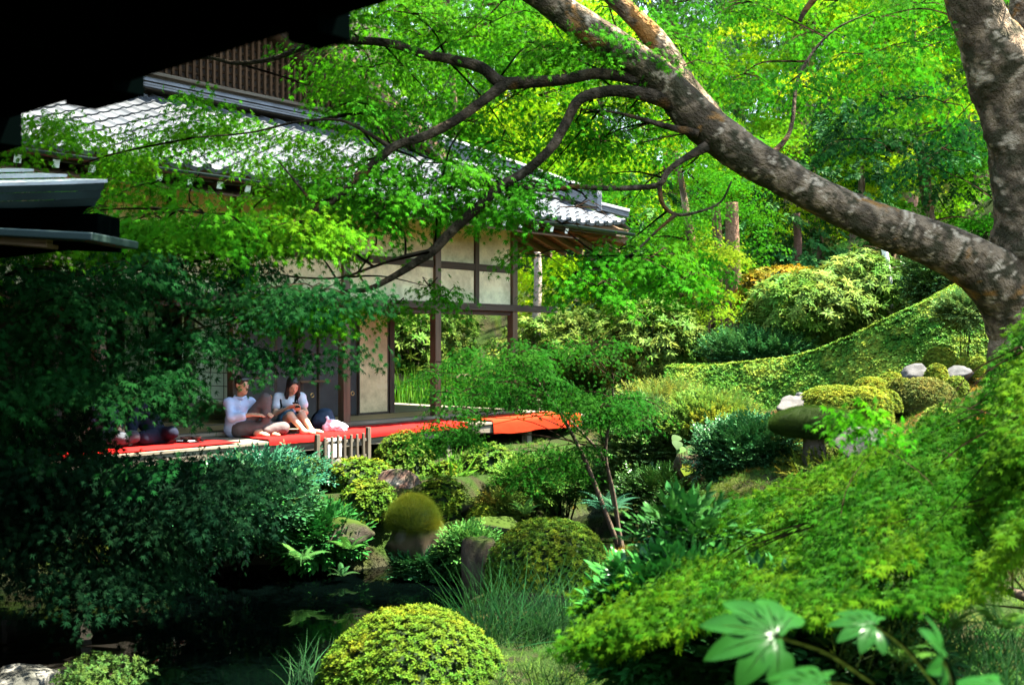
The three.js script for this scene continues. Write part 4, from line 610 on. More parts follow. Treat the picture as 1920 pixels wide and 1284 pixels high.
  mid([[1430, 305, 9, 0.04], [1480, 250, 9.2, 0.025], [1500, 140, 9.4, 0.018], [1560, 60, 9.5, 0.012], [1640, 20, 9.5, 0.006]], 8);
  mid([[1810, -10, 9.1, 0.08], [1700, -60, 9, 0.05], [1560, -30, 8.9, 0.04], [1510, 20, 8.9, 0.03], [1500, 40, 8.9, 0.02]], 10);
  // upper limbs out of the picture carry the top of the crown
  mid([[1790, -180, 9.1, 0.12], [1500, -420, 9, 0.09], [1150, -560, 9, 0.07], [760, -600, 9.2, 0.05], [380, -560, 9.4, 0.03]], 10);
  mid([[1960, -250, 9.3, 0.12], [2200, -480, 9.4, 0.08], [2500, -600, 9.4, 0.04]], 10);
  mid([[900, -90, 9.1, 0.07], [640, -240, 9, 0.05], [330, -300, 8.8, 0.035], [40, -260, 8.6, 0.02]], 10);
  // the crown
  const sets = SP.maple.map(() => []), tw = [], loc3 = (p) => p.clone().sub(at), skelL = skel.map(loc3);
  const spread = (x0, y0, x1, y1, Z0, Z1, n, r, per, c, o = {}) => { for (let i = 0; i < n; i++) { const x = lerp(x0, x1, (i + R()) / n), yy = rr(0, 1), y = (o.line ? o.line(x) : 0) + lerp(y0, y1, yy), Z = rr(Z0, Z1), p = P(x, y, Z), q = r * rr(0.7, 1.3); if (o.skip && o.skip(x, y)) continue; pad(sets, SP.maple, p, q, Math.round(per * (q / r) ** 2), c, o); if (!o.bare && !(o.clear && y > 560)) { twigTo(tw, skelL, loc3(p), 0.011); twigs(tw, loc3(p), q, 4); } } };
  const g = GREEN.maple, gy = GREEN.mapleY, gd = GREEN.mapleD;  // leaf tints: plain, brightened for lit sprays, darkened for shaded boughs
  spread(-30, 300, 620, 440, 8.5, 10.0, 30, 0.42, 25, mixc(g, gy, 0.2));          // layer in front of the roof, leaf tint brightened as if sunlit
  spread(20, 215, 680, 320, 8.7, 10.4, 28, 0.4, 17, mixc(g, gy, 0.3), { bare: 1, thick: 0.05 });
  spread(330, 60, 700, 200, 8.8, 10, 11, 0.34, 20, mixc(g, gy, 0.25), { bare: 1, skip: (x, y) => x > 400 && x < 610 && y > 75 });
  spread(620, 0, 1300, 130, 8.9, 10.6, 38, 0.52, 30, mixc(g, gy, 0.15));
  spread(660, 170, 1220, 330, 8.9, 10.4, 28, 0.44, 22, g, { clear: tip });
  spread(640, 320, 1120, 420, 8.5, 10, 24, 0.38, 24, g, { clear: tip });
  spread(420, 500, 680, 600, 8.4, 9, 9, 0.26, 22, mixc(g, gy, 0.15), { clear: opening });
  spread(480, 415, 660, 450, 8.1, 8.6, 4, 0.3, 32, mixc(g, gy, 0.6));
  spread(740, 520, 860, 570, 8.9, 9.2, 3, 0.16, 10, g);
  spread(1000, 430, 1320, 540, 8.4, 9.2, 10, 0.42, 28, g, { clear: tip });                           // right of the hall's corner
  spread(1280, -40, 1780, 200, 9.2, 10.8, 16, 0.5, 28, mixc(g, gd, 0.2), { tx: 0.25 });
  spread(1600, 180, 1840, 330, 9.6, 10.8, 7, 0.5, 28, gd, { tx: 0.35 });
  spread(-100, 400, 440, 470, 7.6, 8.6, 16, 0.48, 36, mixc(g, gy, 0.1), { clear: opening });
  spread(-60, 500, 640, 700, 7.4, 8.6, 26, 0.46, 34, gd, { clear: opening });                              // low boughs on the left, their shade put into the leaf colour
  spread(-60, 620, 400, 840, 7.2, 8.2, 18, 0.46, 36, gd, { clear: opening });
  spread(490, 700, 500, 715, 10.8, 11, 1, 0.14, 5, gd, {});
  // the top of the crown, above the picture, thickened on the left to cast shade
  spread(-300, -420, 760, -120, 7.0, 10.4, 60, 0.75, 66, g, { thick: 0.16 });
  spread(-300, -700, 700, -330, 6.0, 10.4, 60, 0.85, 70, g, { thick: 0.18 });
  spread(900, -500, 2500, -150, 8.2, 11.0, 18, 0.6, 36, g, { thick: 0.16 });
  sets.forEach((s, i) => swarm('crown', SP.maple[i], LM.maple, s, t, at)); part('twigs', merge(tw), M.twig, t);
}
{ // left bank maple, boughs to the water; dark leaves deepened to carry the shade
  const b = V(-4.9, 0.4, -9.2), t = thing('bank_maple', 'maple hanging low over the pond on the left, shade darkened into its leaf colour', 'tree', b), sets = SP.maple.map(() => []), skel = [], tw = [];
  const br = (n, pts) => { const c = new THREE.CatmullRomCurve3(pts.map((a) => a[0])); for (let i = 0; i <= 20; i++) skel.push(c.getPoint(i / 20)); part(n, tube(pts, 10, 0.06, 0.2, barkAt(12)), M.bark, t); };
  br('trunk', [[V(0, -1, 0), 0.12], [V(0.1, 0.5, 0), 0.1], [V(0.5, 1.3, 0.1), 0.08], [V(1.2, 1.7, 0.2), 0.05], [V(2.2, 1.6, 0.2), 0.02]]); br('limb', [[V(0.1, 0.5, 0), 0.07], [V(-0.5, 1.4, 0.2), 0.05], [V(-1.4, 1.9, 0.3), 0.02]]); br('limb', [[V(0.3, 0.9, 0), 0.06], [V(0.8, 1.1, 0.8), 0.035], [V(1.8, 0.8, 1.2), 0.015]]);
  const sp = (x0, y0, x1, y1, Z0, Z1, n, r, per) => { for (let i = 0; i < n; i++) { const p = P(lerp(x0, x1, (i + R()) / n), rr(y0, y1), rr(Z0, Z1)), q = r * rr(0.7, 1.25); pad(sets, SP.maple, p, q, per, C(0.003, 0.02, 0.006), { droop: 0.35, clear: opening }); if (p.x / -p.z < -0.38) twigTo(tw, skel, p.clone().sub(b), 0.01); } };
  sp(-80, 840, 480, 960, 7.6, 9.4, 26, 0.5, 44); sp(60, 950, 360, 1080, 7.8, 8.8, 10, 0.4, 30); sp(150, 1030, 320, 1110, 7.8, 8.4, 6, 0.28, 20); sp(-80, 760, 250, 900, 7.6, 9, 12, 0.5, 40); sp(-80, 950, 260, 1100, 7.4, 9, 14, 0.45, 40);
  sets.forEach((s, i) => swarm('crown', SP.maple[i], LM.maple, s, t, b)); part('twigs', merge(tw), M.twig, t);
}
{ // young maple standing in front of the veranda's right end
  const b = P(1157, 1000, 12.6), t = thing('young_maple', 'slender young maple with thin stems in front of the veranda corner', 'tree', b), sets = SP.maple.map(() => []), skel = [], tw = [], L = (x, y, Z) => P(x, y, Z).sub(b);
  const st = (pts) => { const c = new THREE.CatmullRomCurve3(pts.map((a) => a[0])); for (let i = 0; i <= 24; i++) skel.push(c.getPoint(i / 24)); part('stem', tube(pts, 8, 0.06, 0.15), M.stem, t); };
  st([[L(1162, 1030, 12.6), 0.035], [L(1135, 960, 12.6), 0.03], [L(1100, 870, 12.6), 0.026], [L(1065, 800, 12.6), 0.02], [L(1030, 745, 12.5), 0.014], [L(990, 690, 12.5), 0.006]]);
  st([[L(1168, 1030, 12.6), 0.028], [L(1150, 940, 12.7), 0.022], [L(1132, 860, 12.7), 0.018], [L(1085, 805, 12.8), 0.015], [L(1040, 760, 12.8), 0.008]]);
  st([[L(1165, 1030, 12.5), 0.028], [L(1152, 930, 12.5), 0.02], [L(1136, 850, 12.5), 0.017], [L(1148, 760, 12.5), 0.012], [L(1150, 700, 12.4), 0.006]]);
  const sp = (x0, y0, x1, y1, n, r, per, c = mixc(GREEN.maple, GREEN.mapleD, 0.6)) => { for (let i = 0; i < n; i++) { const p = P(lerp(x0, x1, (i + R()) / n), rr(y0, y1), rr(11.9, 13)), q = r * rr(0.7, 1.25); pad(sets, SP.maple, p, q, Math.round(per * 0.8), c, { s: 0.85, thick: 0.07, droop: 0.3, clear: (x, y) => x > 900 && x < 1056 && y > 766 && y < 818 }); twigTo(tw, skel, p.clone().sub(b), 0.008); twigs(tw, p.clone().sub(b), q, 3); } };
  sp(800, 650, 1040, 740, 9, 0.42, 34); sp(900, 680, 1200, 780, 13, 0.46, 40); sp(950, 620, 1180, 690, 6, 0.36, 24); sp(780, 790, 900, 860, 6, 0.34, 34); sp(820, 720, 960, 800, 6, 0.34, 26); sp(960, 830, 1110, 900, 7, 0.34, 34); sp(1080, 720, 1200, 800, 6, 0.4, 30);
  sets.forEach((s, i) => swarm('crown', SP.maple[i], LM.maple, s, t, b)); part('twigs', merge(tw), M.twig, t);
}
// ---------------------------------------------------------------- people on the veranda
R = rngOf(65);
function nets(sdf, lo, hi, h) { // a smooth closed surface where sdf = 0
  const n = [0, 1, 2].map((k) => Math.ceil((hi.getComponent(k) - lo.getComponent(k)) / h) + 1), [nx, ny, nz] = n, d = new Float32Array(nx * ny * nz), at = (i, j, k) => (k * ny + j) * nx + i;
  for (let k = 0; k < nz; k++) for (let j = 0; j < ny; j++) for (let i = 0; i < nx; i++) d[at(i, j, k)] = sdf(lo.x + i * h, lo.y + j * h, lo.z + k * h);
  const id = new Int32Array(nx * ny * nz).fill(-1), pos = [], idx = [];
  for (let k = 0; k < nz - 1; k++) for (let j = 0; j < ny - 1; j++) for (let i = 0; i < nx - 1; i++) {
    let c = 0, x = 0, y = 0, z = 0; const v = (a, b, e) => d[at(i + a, j + b, k + e)];
    for (const [a, b, e, f, g, l] of nets.E) { const p = v(a, b, e), q = v(f, g, l); if ((p < 0) === (q < 0)) continue; const t = p / (p - q); x += a + (f - a) * t; y += b + (g - b) * t; z += e + (l - e) * t; c++; }
    if (c) { id[at(i, j, k)] = pos.length / 3; pos.push(lo.x + (i + x / c) * h, lo.y + (j + y / c) * h, lo.z + (k + z / c) * h); }
  }
  const quad = (a, b, c, e, flip) => { if (a < 0 || b < 0 || c < 0 || e < 0) return; if (flip) idx.push(a, c, b, a, e, c); else idx.push(a, b, c, a, c, e); };
  for (let k = 1; k < nz - 1; k++) for (let j = 1; j < ny - 1; j++) for (let i = 1; i < nx - 1; i++) { const s = d[at(i, j, k)] < 0;
    if (s !== d[at(i + 1, j, k)] < 0) quad(id[at(i, j - 1, k - 1)], id[at(i, j, k - 1)], id[at(i, j, k)], id[at(i, j - 1, k)], !s);
    if (s !== d[at(i, j + 1, k)] < 0) quad(id[at(i - 1, j, k - 1)], id[at(i - 1, j, k)], id[at(i, j, k)], id[at(i, j, k - 1)], !s);
    if (s !== d[at(i, j, k + 1)] < 0) quad(id[at(i - 1, j - 1, k)], id[at(i, j - 1, k)], id[at(i, j, k)], id[at(i - 1, j, k)], !s); }
  const g = new THREE.BufferGeometry(); g.setAttribute('position', new THREE.Float32BufferAttribute(pos, 3)); g.setIndex(idx); g.computeVertexNormals(); g.setAttribute('uv', new THREE.Float32BufferAttribute(new Float32Array(pos.length / 3 * 2), 2)); return g;
}
nets.E = []; for (let a = 0; a < 2; a++) for (let b = 0; b < 2; b++) { nets.E.push([0, a, b, 1, a, b], [a, 0, b, a, 1, b], [a, b, 0, a, b, 1]); }
// joined tapered limbs: caps = [[ax, ay, az, ra, bx, by, bz, rb], ...]
const limbs = (caps, k = 0.03) => (x, y, z) => { let r = 1e9; for (const [ax, ay, az, ra, bx, by, bz, rb] of caps) { const dx = bx - ax, dy = by - ay, dz = bz - az, t = clamp(((x - ax) * dx + (y - ay) * dy + (z - az) * dz) / (dx * dx + dy * dy + dz * dz + 1e-9), 0, 1), q = Math.hypot(x - ax - dx * t, y - ay - dy * t, z - az - dz * t) - (ra + (rb - ra) * t), m = Math.max(k - Math.abs(r - q), 0) / k; r = Math.min(r, q) - m * m * k * 0.25; } return r; };
const bounds = (caps, pad) => { const lo = V(1e9, 1e9, 1e9), hi = V(-1e9, -1e9, -1e9); for (const c of caps) for (const o of [0, 4]) { const r = c[o + 3] + pad; lo.min(V(c[o] - r, c[o + 1] - r, c[o + 2] - r)); hi.max(V(c[o] + r, c[o + 1] + r, c[o + 2] + r)); } return [lo, hi]; };
const solid = (caps, h, k, grow = 0, wrinkle = 0, seed = 0) => { const f = limbs(caps.map((c) => [c[0], c[1], c[2], c[3] + grow, c[4], c[5], c[6], c[7] + grow]), k), [lo, hi] = bounds(caps, grow + 0.05); return nets(wrinkle ? (x, y, z) => f(x, y, z) + wrinkle * (fbm(x * 14 + seed, y * 22, z * 14, 3) - 0.5) : f, lo, hi, h); };
const bone = (a, ra, b, rb) => [...a, ra, ...b, rb];
const skinM = (c) => std({ color: c, roughness: 0.55 });
const cloth = (c, r = 0.9) => std({ color: c, roughness: r, bumpMap: speck, bumpScale: 0.001 });
M.hair = std({ color: C(0.012, 0.01, 0.009), roughness: 0.38 }); M.eye = std({ color: C(0.02, 0.015, 0.012), roughness: 0.2 }); M.lip = std({ color: C(0.36, 0.14, 0.11), roughness: 0.5 });
// a hand: palm, four bent fingers and a thumb from a to b (knuckles), fingers curling along c
function hand(w, k, curl, up, s = 1) {
  const A = V(...w), B = V(...k), d = B.clone().sub(A).normalize(), n = V(...up).normalize(), side = d.clone().cross(n).normalize(), cv = V(...curl).normalize(), caps = [], arr = (v) => [v.x, v.y, v.z];
  for (let i = 0; i < 4; i++) { const o = side.clone().multiplyScalar((i - 1.5) * 0.021 * s), q = B.clone().add(o), L = [0.058, 0.066, 0.062, 0.05][i] * s, m = q.clone().addScaledVector(d, L * 0.6).addScaledVector(cv, L * 0.25), e = m.clone().addScaledVector(d, L * 0.3).addScaledVector(cv, L * 0.55); caps.push(bone(arr(A.clone().addScaledVector(o, 0.6)), 0.014 * s, arr(q), 0.0125 * s), bone(arr(q), 0.0105 * s, arr(m), 0.009 * s), bone(arr(m), 0.009 * s, arr(e), 0.0075 * s)); }
  const t0 = A.clone().addScaledVector(side, -0.02 * s), t1 = A.clone().lerp(B, 0.6).addScaledVector(side, -0.045 * s), t2 = B.clone().addScaledVector(side, -0.045 * s).addScaledVector(cv, 0.02 * s); caps.push(bone(arr(t0), 0.014 * s, arr(t1), 0.012 * s), bone(arr(t1), 0.011 * s, arr(t2), 0.008 * s));
  return solid(caps, 0.0042, 0.008);
}
const foot = (ankle, toe, s = 1) => { const a = V(...ankle), b = V(...toe), d = b.clone().sub(a), side = d.clone().cross(UP).normalize(), caps = [bone([a.x, a.y, a.z], 0.035 * s, [a.x - d.x * 0.2, b.y + 0.01, a.z - d.z * 0.2], 0.03 * s), bone([a.x, a.y - 0.02, a.z], 0.034 * s, [a.x + d.x * 0.72, b.y + 0.012, a.z + d.z * 0.72], 0.026 * s), bone([a.x - d.x * 0.2, b.y + 0.01, a.z - d.z * 0.2], 0.03 * s, [a.x + d.x * 0.7, b.y + 0.006, a.z + d.z * 0.7], 0.028 * s)]; for (let i = 0; i < 5; i++) { const o = (i - 2) * 0.016 * s, p = V(a.x + d.x * 0.7, b.y, a.z + d.z * 0.7).addScaledVector(side, o), q = V(b.x, b.y, b.z).addScaledVector(side, o * 1.1).addScaledVector(d, -0.05 * Math.abs(i - 1)); caps.push(bone([p.x, p.y, p.z], 0.014 * s, [q.x, q.y, q.z], (i === 0 ? 0.013 : 0.0095) * s)); } return caps; };
// head at p, face towards dir; returns skin geometry and adds hair, eyes, mouth to the person
function head(t, p, dir, skin, style, s = 1) {
  const f = V(...dir).normalize(), m = along(V(...p), V(0, 1, 0).cross(f).normalize(), UP, 1), x = V(0, 1, 0).cross(f).normalize(), y = f.clone().cross(x); m.makeBasis(x, y, f).setPosition(V(...p)); m.scale(V(s, s, s));
  const sk = [[0, 0.035, -0.012, 0.084, 0, 0.03, 0.012, 0.078], [0, -0.01, 0.03, 0.062, 0, -0.075, 0.052, 0.036], [-0.03, -0.045, 0.03, 0.038, 0.03, -0.045, 0.03, 0.038], [0, 0.012, 0.086, 0.009, 0, -0.022, 0.104, 0.0125], [-0.079, 0.0, 0, 0.014, -0.082, 0.03, -0.006, 0.012], [0.079, 0.0, 0, 0.014, 0.082, 0.03, -0.006, 0.012], [0, -0.06, -0.02, 0.048, 0, -0.14, -0.03, 0.046], [0, -0.055, 0.075, 0.013, 0, -0.06, 0.076, 0.012], [-0.032, 0.032, 0.07, 0.016, 0.032, 0.032, 0.07, 0.016]];
  const g = solid(sk, 0.0055, 0.018); g.applyMatrix4(m);
  const hf = style === 'long' ? [[0, 0.055, -0.03, 0.092, 0, 0.045, 0, 0.09], [-0.075, 0.03, 0.0, 0.028, -0.085, -0.12, 0.035, 0.03], [0.075, 0.03, 0.0, 0.028, 0.085, -0.13, 0.03, 0.032], [0, 0, -0.07, 0.05, 0, -0.22, -0.085, 0.06], [-0.085, -0.12, 0.035, 0.03, -0.07, -0.26, 0.06, 0.018], [0.085, -0.13, 0.03, 0.032, 0.075, -0.3, 0.05, 0.02]] : [[0, 0.062, -0.03, 0.088, 0, 0.062, 0.005, 0.086], [0, 0.0, -0.055, 0.055, 0, -0.03, -0.05, 0.05], [-0.05, 0.1, 0.045, 0.03, 0.05, 0.1, 0.05, 0.03]];
  const face = limbs([[0, -0.02, 0.09, 0.058, 0, 0.035, 0.1, 0.052]], 0.01), hl = limbs(hf, 0.03), [lo, hi] = bounds(hf, 0.04), hg = nets((a, b, c) => Math.max(hl(a, b, c) + 0.006 * (fbm(a * 60, b * 12, c * 60, 2) - 0.5), -face(a, b, c)), lo, hi, 0.0075); hg.applyMatrix4(m); part('hair', hg, M.hair, t);
  for (const e of [-1, 1]) { const q = new THREE.SphereGeometry(0.0105, 10, 8); q.scale(1.25, 0.6, 0.6); q.translate(e * 0.031, 0.012, 0.081); q.applyMatrix4(m); part('eye', q, M.eye, t); const b = new THREE.CapsuleGeometry(0.0035, 0.024, 3, 6); b.rotateZ(Math.PI / 2 + e * 0.12); b.translate(e * 0.032, 0.031, 0.087); b.applyMatrix4(m); part('eyebrow', b, M.hair, t); }
  const mo = new THREE.CapsuleGeometry(0.005, 0.03, 3, 8); mo.rotateZ(Math.PI / 2); mo.translate(0, -0.055, 0.087); mo.applyMatrix4(m); part('mouth', mo, M.lip, t); return g;
}
const baseAt = (px, py, Z) => { const p = P(px, py, Z); return p; };
const seatY = FLOOR - 0.055;   // top of the felt
const seatAt = (px, Z) => V((px - CX) / F * Z, seatY, -Z);
{ // the man in the pale shirt, leaning on the post, hands clasped round his raised knee
  const at = seatAt(446, 14.35), t = thing('person', 'seated person in pale blue shirt and brown trousers, hands clasped round one raised knee', 'person', at), skin = C(0.42, 0.23, 0.14);
  const hL = [0.06, 0.11, -0.06], hR = [0.04, 0.1, 0.08], kU = [0.37, 0.5, 0.0], aU = [0.4, 0.12, 0.06], kF = [0.62, 0.11, 0.02], aF = [0.3, 0.06, 0.17], sR = [-0.115, 0.46, 0.08], sL = [0.14, 0.46, -0.1], eR = [-0.04, 0.27, 0.21], wR = [0.24, 0.305, 0.2], eL = [0.3, 0.3, -0.16], wL = [0.42, 0.31, -0.03];
  const torso = [bone([0.02, 0.13, 0.01], 0.118, [-0.01, 0.3, 0], 0.108), bone([-0.01, 0.3, 0], 0.108, [0.0, 0.4, -0.01], 0.108), bone(sR, 0.05, sL, 0.05), bone([-0.07, 0.4, 0.05], 0.075, [0.08, 0.4, -0.07], 0.075)];
  const armR = [bone(sR, 0.052, eR, 0.041)], foreR = [bone(eR, 0.038, wR, 0.026)], armL = [bone(sL, 0.052, eL, 0.041)], foreL = [bone(eL, 0.038, wL, 0.026)], legU = [bone(hL, 0.088, kU, 0.057), bone(kU, 0.055, aU, 0.036)], legF = [bone(hR, 0.092, kF, 0.057), bone(kF, 0.055, aF, 0.037)];
  const neck = [bone([0.015, 0.47, -0.01], 0.05, [0.04, 0.58, 0.0], 0.047)];
  const body = solid([...torso, ...armR, ...foreR, ...armL, ...foreL, ...legU, ...legF, ...neck, ...foot([0.4, 0.1, 0.06], [0.58, 0.025, 0.15]), ...foot([0.31, 0.055, 0.17], [0.46, 0.03, 0.24])], 0.0115, 0.03);
  const hd = head(t, [0.06, 0.675, 0.02], [0.75, -0.05, 0.55], skin, 'short'), h1 = hand(wR, [0.325, 0.3, 0.17], [0.3, -0.5, -1], [0, 1, 0.3]), h2 = hand(wL, [0.455, 0.3, 0.05], [-0.5, -0.4, 1], [0.6, 0.8, 0]);
  const b = part('body', merge([body, hd, h1, h2]), skinM(skin), t);
  part('shirt', solid([...torso, bone(sR, 0.048, eR, 0.044), bone(eR, 0.043, [0.12, 0.29, 0.205], 0.038), bone(sL, 0.05, eL, 0.045), bone(eL, 0.043, [0.35, 0.3, -0.11], 0.042), bone([-0.07, 0.1, 0.05], 0.1, [-0.04, 0.22, 0.03], 0.115)], 0.0115, 0.035, 0.014, 0.022, 3), cloth(C(0.4, 0.47, 0.66)), t);
  part('collar', solid([bone([-0.04, 0.53, 0.04], 0.012, [0.07, 0.515, 0.07], 0.012), bone([0.07, 0.515, 0.07], 0.012, [0.1, 0.54, 0.0], 0.012), bone([-0.04, 0.53, 0.04], 0.013, [-0.05, 0.545, -0.03], 0.013)], 0.007, 0.01, 0.004), cloth(C(0.45, 0.52, 0.7)), t);
  part('trousers', solid([bone([0.02, 0.1, -0.02], 0.12, [0.04, 0.1, 0.05], 0.12), bone(hL, 0.098, kU, 0.07), bone(kU, 0.068, [0.395, 0.2, 0.05], 0.058), bone(hR, 0.104, kF, 0.068), bone(kF, 0.066, [0.42, 0.085, 0.13], 0.056)], 0.0115, 0.04, 0.008, 0.02, 7), cloth(C(0.1, 0.08, 0.078)), t);
  for (let k = 0; k < 3; k++) { const q = new THREE.SphereGeometry(0.006, 8, 6); q.translate(0.06 - k * 0.004, 0.48 - k * 0.07, 0.115 + k * 0.012); part('button', q, M.white, t); }
}
{ // the woman looking at her phone
  const at = seatAt(532, 15.0), t = thing('person', 'seated person with long black hair, white top and denim dungarees, looking down at a phone', 'person', at), skin = C(0.5, 0.3, 0.2);
  const hR = [-0.03, 0.11, 0.05], hL = [0.1, 0.11, -0.04], kR = [0.17, 0.26, 0.38], kL = [0.31, 0.25, 0.25], aR = [0.38, 0.05, 0.47], aL = [0.47, 0.05, 0.38], sR = [-0.07, 0.5, 0.08], sL = [0.24, 0.5, -0.04], eR = [-0.09, 0.27, 0.17], wR = [0.11, 0.36, 0.3], eL = [0.32, 0.28, 0.06], wL = [0.26, 0.33, 0.25];
  const torso = [bone([0.03, 0.12, 0.0], 0.11, [0.05, 0.27, 0.0], 0.098), bone([0.05, 0.27, 0], 0.098, [0.08, 0.4, 0.03], 0.104), bone(sR, 0.052, sL, 0.052)], legs = [bone(hR, 0.085, kR, 0.054), bone(kR, 0.056, aR, 0.034), bone(hL, 0.085, kL, 0.054), bone(kL, 0.056, aL, 0.034)], neck = [bone([0.08, 0.49, 0.03], 0.044, [0.12, 0.6, 0.07], 0.041)];
  const body = solid([...torso, ...legs, ...neck, bone(sR, 0.045, eR, 0.034), bone(eR, 0.033, wR, 0.022), bone(sL, 0.045, eL, 0.034), bone(eL, 0.033, wL, 0.022), ...foot([0.38, 0.05, 0.47], [0.53, 0.03, 0.5], 0.9), ...foot([0.47, 0.05, 0.38], [0.62, 0.03, 0.4], 0.9)], 0.0115, 0.028);
  const hd = head(t, [0.15, 0.66, 0.11], [0.42, -0.5, 0.8], skin, 'long', 0.96), h1 = hand(wR, [0.185, 0.385, 0.32], [0.6, -0.4, 0.5], [0, 0.9, -0.4], 0.92), h2 = hand(wL, [0.262, 0.37, 0.315], [-0.6, 0.4, 0.4], [0.3, -0.2, 1], 0.92);
  part('body', merge([body, hd, h1, h2]), skinM(skin), t);
  part('shirt', solid([bone([0.04, 0.2, 0.0], 0.1, [0.05, 0.3, 0], 0.1), bone([0.05, 0.3, 0], 0.1, [0.08, 0.4, 0.03], 0.105), bone(sR, 0.05, sL, 0.05), bone(sR, 0.048, [-0.085, 0.385, 0.125], 0.054), bone(sL, 0.048, [0.285, 0.39, 0.01], 0.054)], 0.011, 0.03, 0.012, 0.018, 2), cloth(C(0.52, 0.55, 0.64)), t);
  part('dungarees', solid([bone([0.03, 0.12, 0.0], 0.118, [0.05, 0.25, 0.01], 0.112), bone(hR, 0.095, [0.06, 0.18, 0.2], 0.084), bone(hL, 0.095, [0.19, 0.175, 0.09], 0.084)], 0.0115, 0.03, 0.012, 0.018, 9), cloth(C(0.045, 0.1, 0.16)), t);
  part('bib', solid([bone([0.03, 0.26, 0.1], 0.03, [0.12, 0.26, 0.09], 0.03), bone([0.03, 0.36, 0.125], 0.02, [0.14, 0.36, 0.11], 0.02), bone([0.03, 0.3, 0.112], 0.03, [0.13, 0.3, 0.1], 0.03)], 0.009, 0.03), cloth(C(0.05, 0.12, 0.18)), t);
  for (const [a, b, c] of [[[-0.01, 0.36, 0.13], [-0.025, 0.46, 0.13], [-0.03, 0.55, 0.06]], [[0.16, 0.36, 0.1], [0.18, 0.46, 0.075], [0.18, 0.55, 0.0]]]) part('strap', tube([[V(...a), 0.016], [V(...b), 0.016], [V(...c), 0.016]], 8, 0.03), cloth(C(0.045, 0.11, 0.16)), t);
  const ph = lone('phone', new RoundedBoxGeometry(0.072, 0.008, 0.148, 2, 0.004), M.lacquer, 'black mobile phone held in the seated person\'s hands', 'phone'); ph.position.copy(at).add(V(0.245, 0.405, 0.345)); ph.rotation.set(0.6, 0.5, -0.25);
}
{ // two people in the shade of the maple, dark clothes
  const at = seatAt(288, 13.35), t = thing('person', 'person in dark clothes bending forward, bare forearm down, holding a round snack', 'person', at), skin = C(0.45, 0.27, 0.18), sR = [-0.17, 0.45, 0.14], eR = [-0.2, 0.25, 0.22], wR = [-0.17, 0.1, 0.3];
  const torso = [bone([0.02, 0.12, 0], 0.125, [-0.06, 0.3, 0.04], 0.12), bone([-0.06, 0.3, 0.04], 0.12, [-0.14, 0.44, 0.06], 0.115), bone(sR, 0.06, [-0.1, 0.46, -0.12], 0.06)], legs = [bone([0.05, 0.1, 0.07], 0.09, [0.02, 0.12, 0.45], 0.06), bone([0.02, 0.1, 0.45], 0.058, [0.13, 0.05, 0.12], 0.04), bone([0.06, 0.1, -0.06], 0.09, [0.3, 0.16, 0.22], 0.06), bone([0.3, 0.14, 0.22], 0.058, [0.12, 0.05, 0.02], 0.04)];
  const body = solid([...torso, ...legs, bone([-0.16, 0.47, 0.06], 0.046, [-0.22, 0.57, 0.09], 0.044), bone(sR, 0.05, eR, 0.04), bone(eR, 0.037, wR, 0.025), bone([-0.1, 0.46, -0.12], 0.05, [-0.25, 0.25, -0.05], 0.04), bone([-0.25, 0.25, -0.05], 0.037, [-0.3, 0.14, 0.12], 0.025)], 0.013, 0.03), hd = head(t, [-0.25, 0.63, 0.12], [-0.5, -0.5, 0.6], skin, 'short'), h1 = hand(wR, [-0.175, 0.055, 0.34], [0.3, -0.2, 0.9], [0.9, 0.2, 0.2]), h2 = hand([-0.3, 0.14, 0.12], [-0.32, 0.09, 0.15], [-0.3, -0.6, 0.4], [0.4, 0.9, 0]);
  part('body', merge([body, hd, h1, h2]), skinM(skin), t); part('jacket', solid([...torso, bone(sR, 0.062, eR, 0.055), bone(eR, 0.05, [-0.19, 0.21, 0.24], 0.046), bone([-0.1, 0.46, -0.12], 0.06, [-0.25, 0.25, -0.05], 0.052)], 0.013, 0.03, 0.016, 0.02, 4), cloth(C(0.012, 0.016, 0.03)), t); part('trousers', solid([...legs, bone([0.02, 0.11, 0], 0.12, [0.05, 0.11, 0.02], 0.12)], 0.013, 0.035, 0.012, 0.02, 6), cloth(C(0.01, 0.013, 0.025)), t);
  const br = part('bracelet', new THREE.TorusGeometry(0.03, 0.004, 6, 18), M.white, t); br.position.set(-0.172, 0.12, 0.29); br.rotation.x = Math.PI / 2 + 0.5;
  const bun = lone('bun', new THREE.SphereGeometry(0.033, 20, 14), std({ color: C(0.5, 0.32, 0.08), roughness: 0.6 }), 'small round golden bun held in the hand of the dark clad person', 'food'); bun.position.copy(at).add(V(-0.185, 0.035, 0.385)); bun.scale.y = 0.9;
  const at2 = seatAt(200, 12.9), q = thing('person', 'dimly seen person behind the left maple leaves resting one hand on the red felt', 'person', at2), s2 = [-0.1, 0.46, 0.12], e2 = [-0.17, 0.24, 0.2], w2 = [-0.2, 0.06, 0.3];
  const to2 = [bone([0, 0.12, 0], 0.125, [-0.03, 0.32, 0.02], 0.12), bone([-0.03, 0.32, 0.02], 0.12, [-0.05, 0.44, 0.02], 0.118), bone(s2, 0.06, [0.02, 0.46, -0.12], 0.06)], lg2 = [bone([0.02, 0.1, 0.06], 0.09, [0.28, 0.14, 0.3], 0.06), bone([0.28, 0.12, 0.3], 0.058, [0.02, 0.05, 0.32], 0.04), bone([0.02, 0.1, -0.06], 0.09, [0.36, 0.14, 0.1], 0.06), bone([0.36, 0.12, 0.1], 0.058, [0.15, 0.05, 0.28], 0.04)];
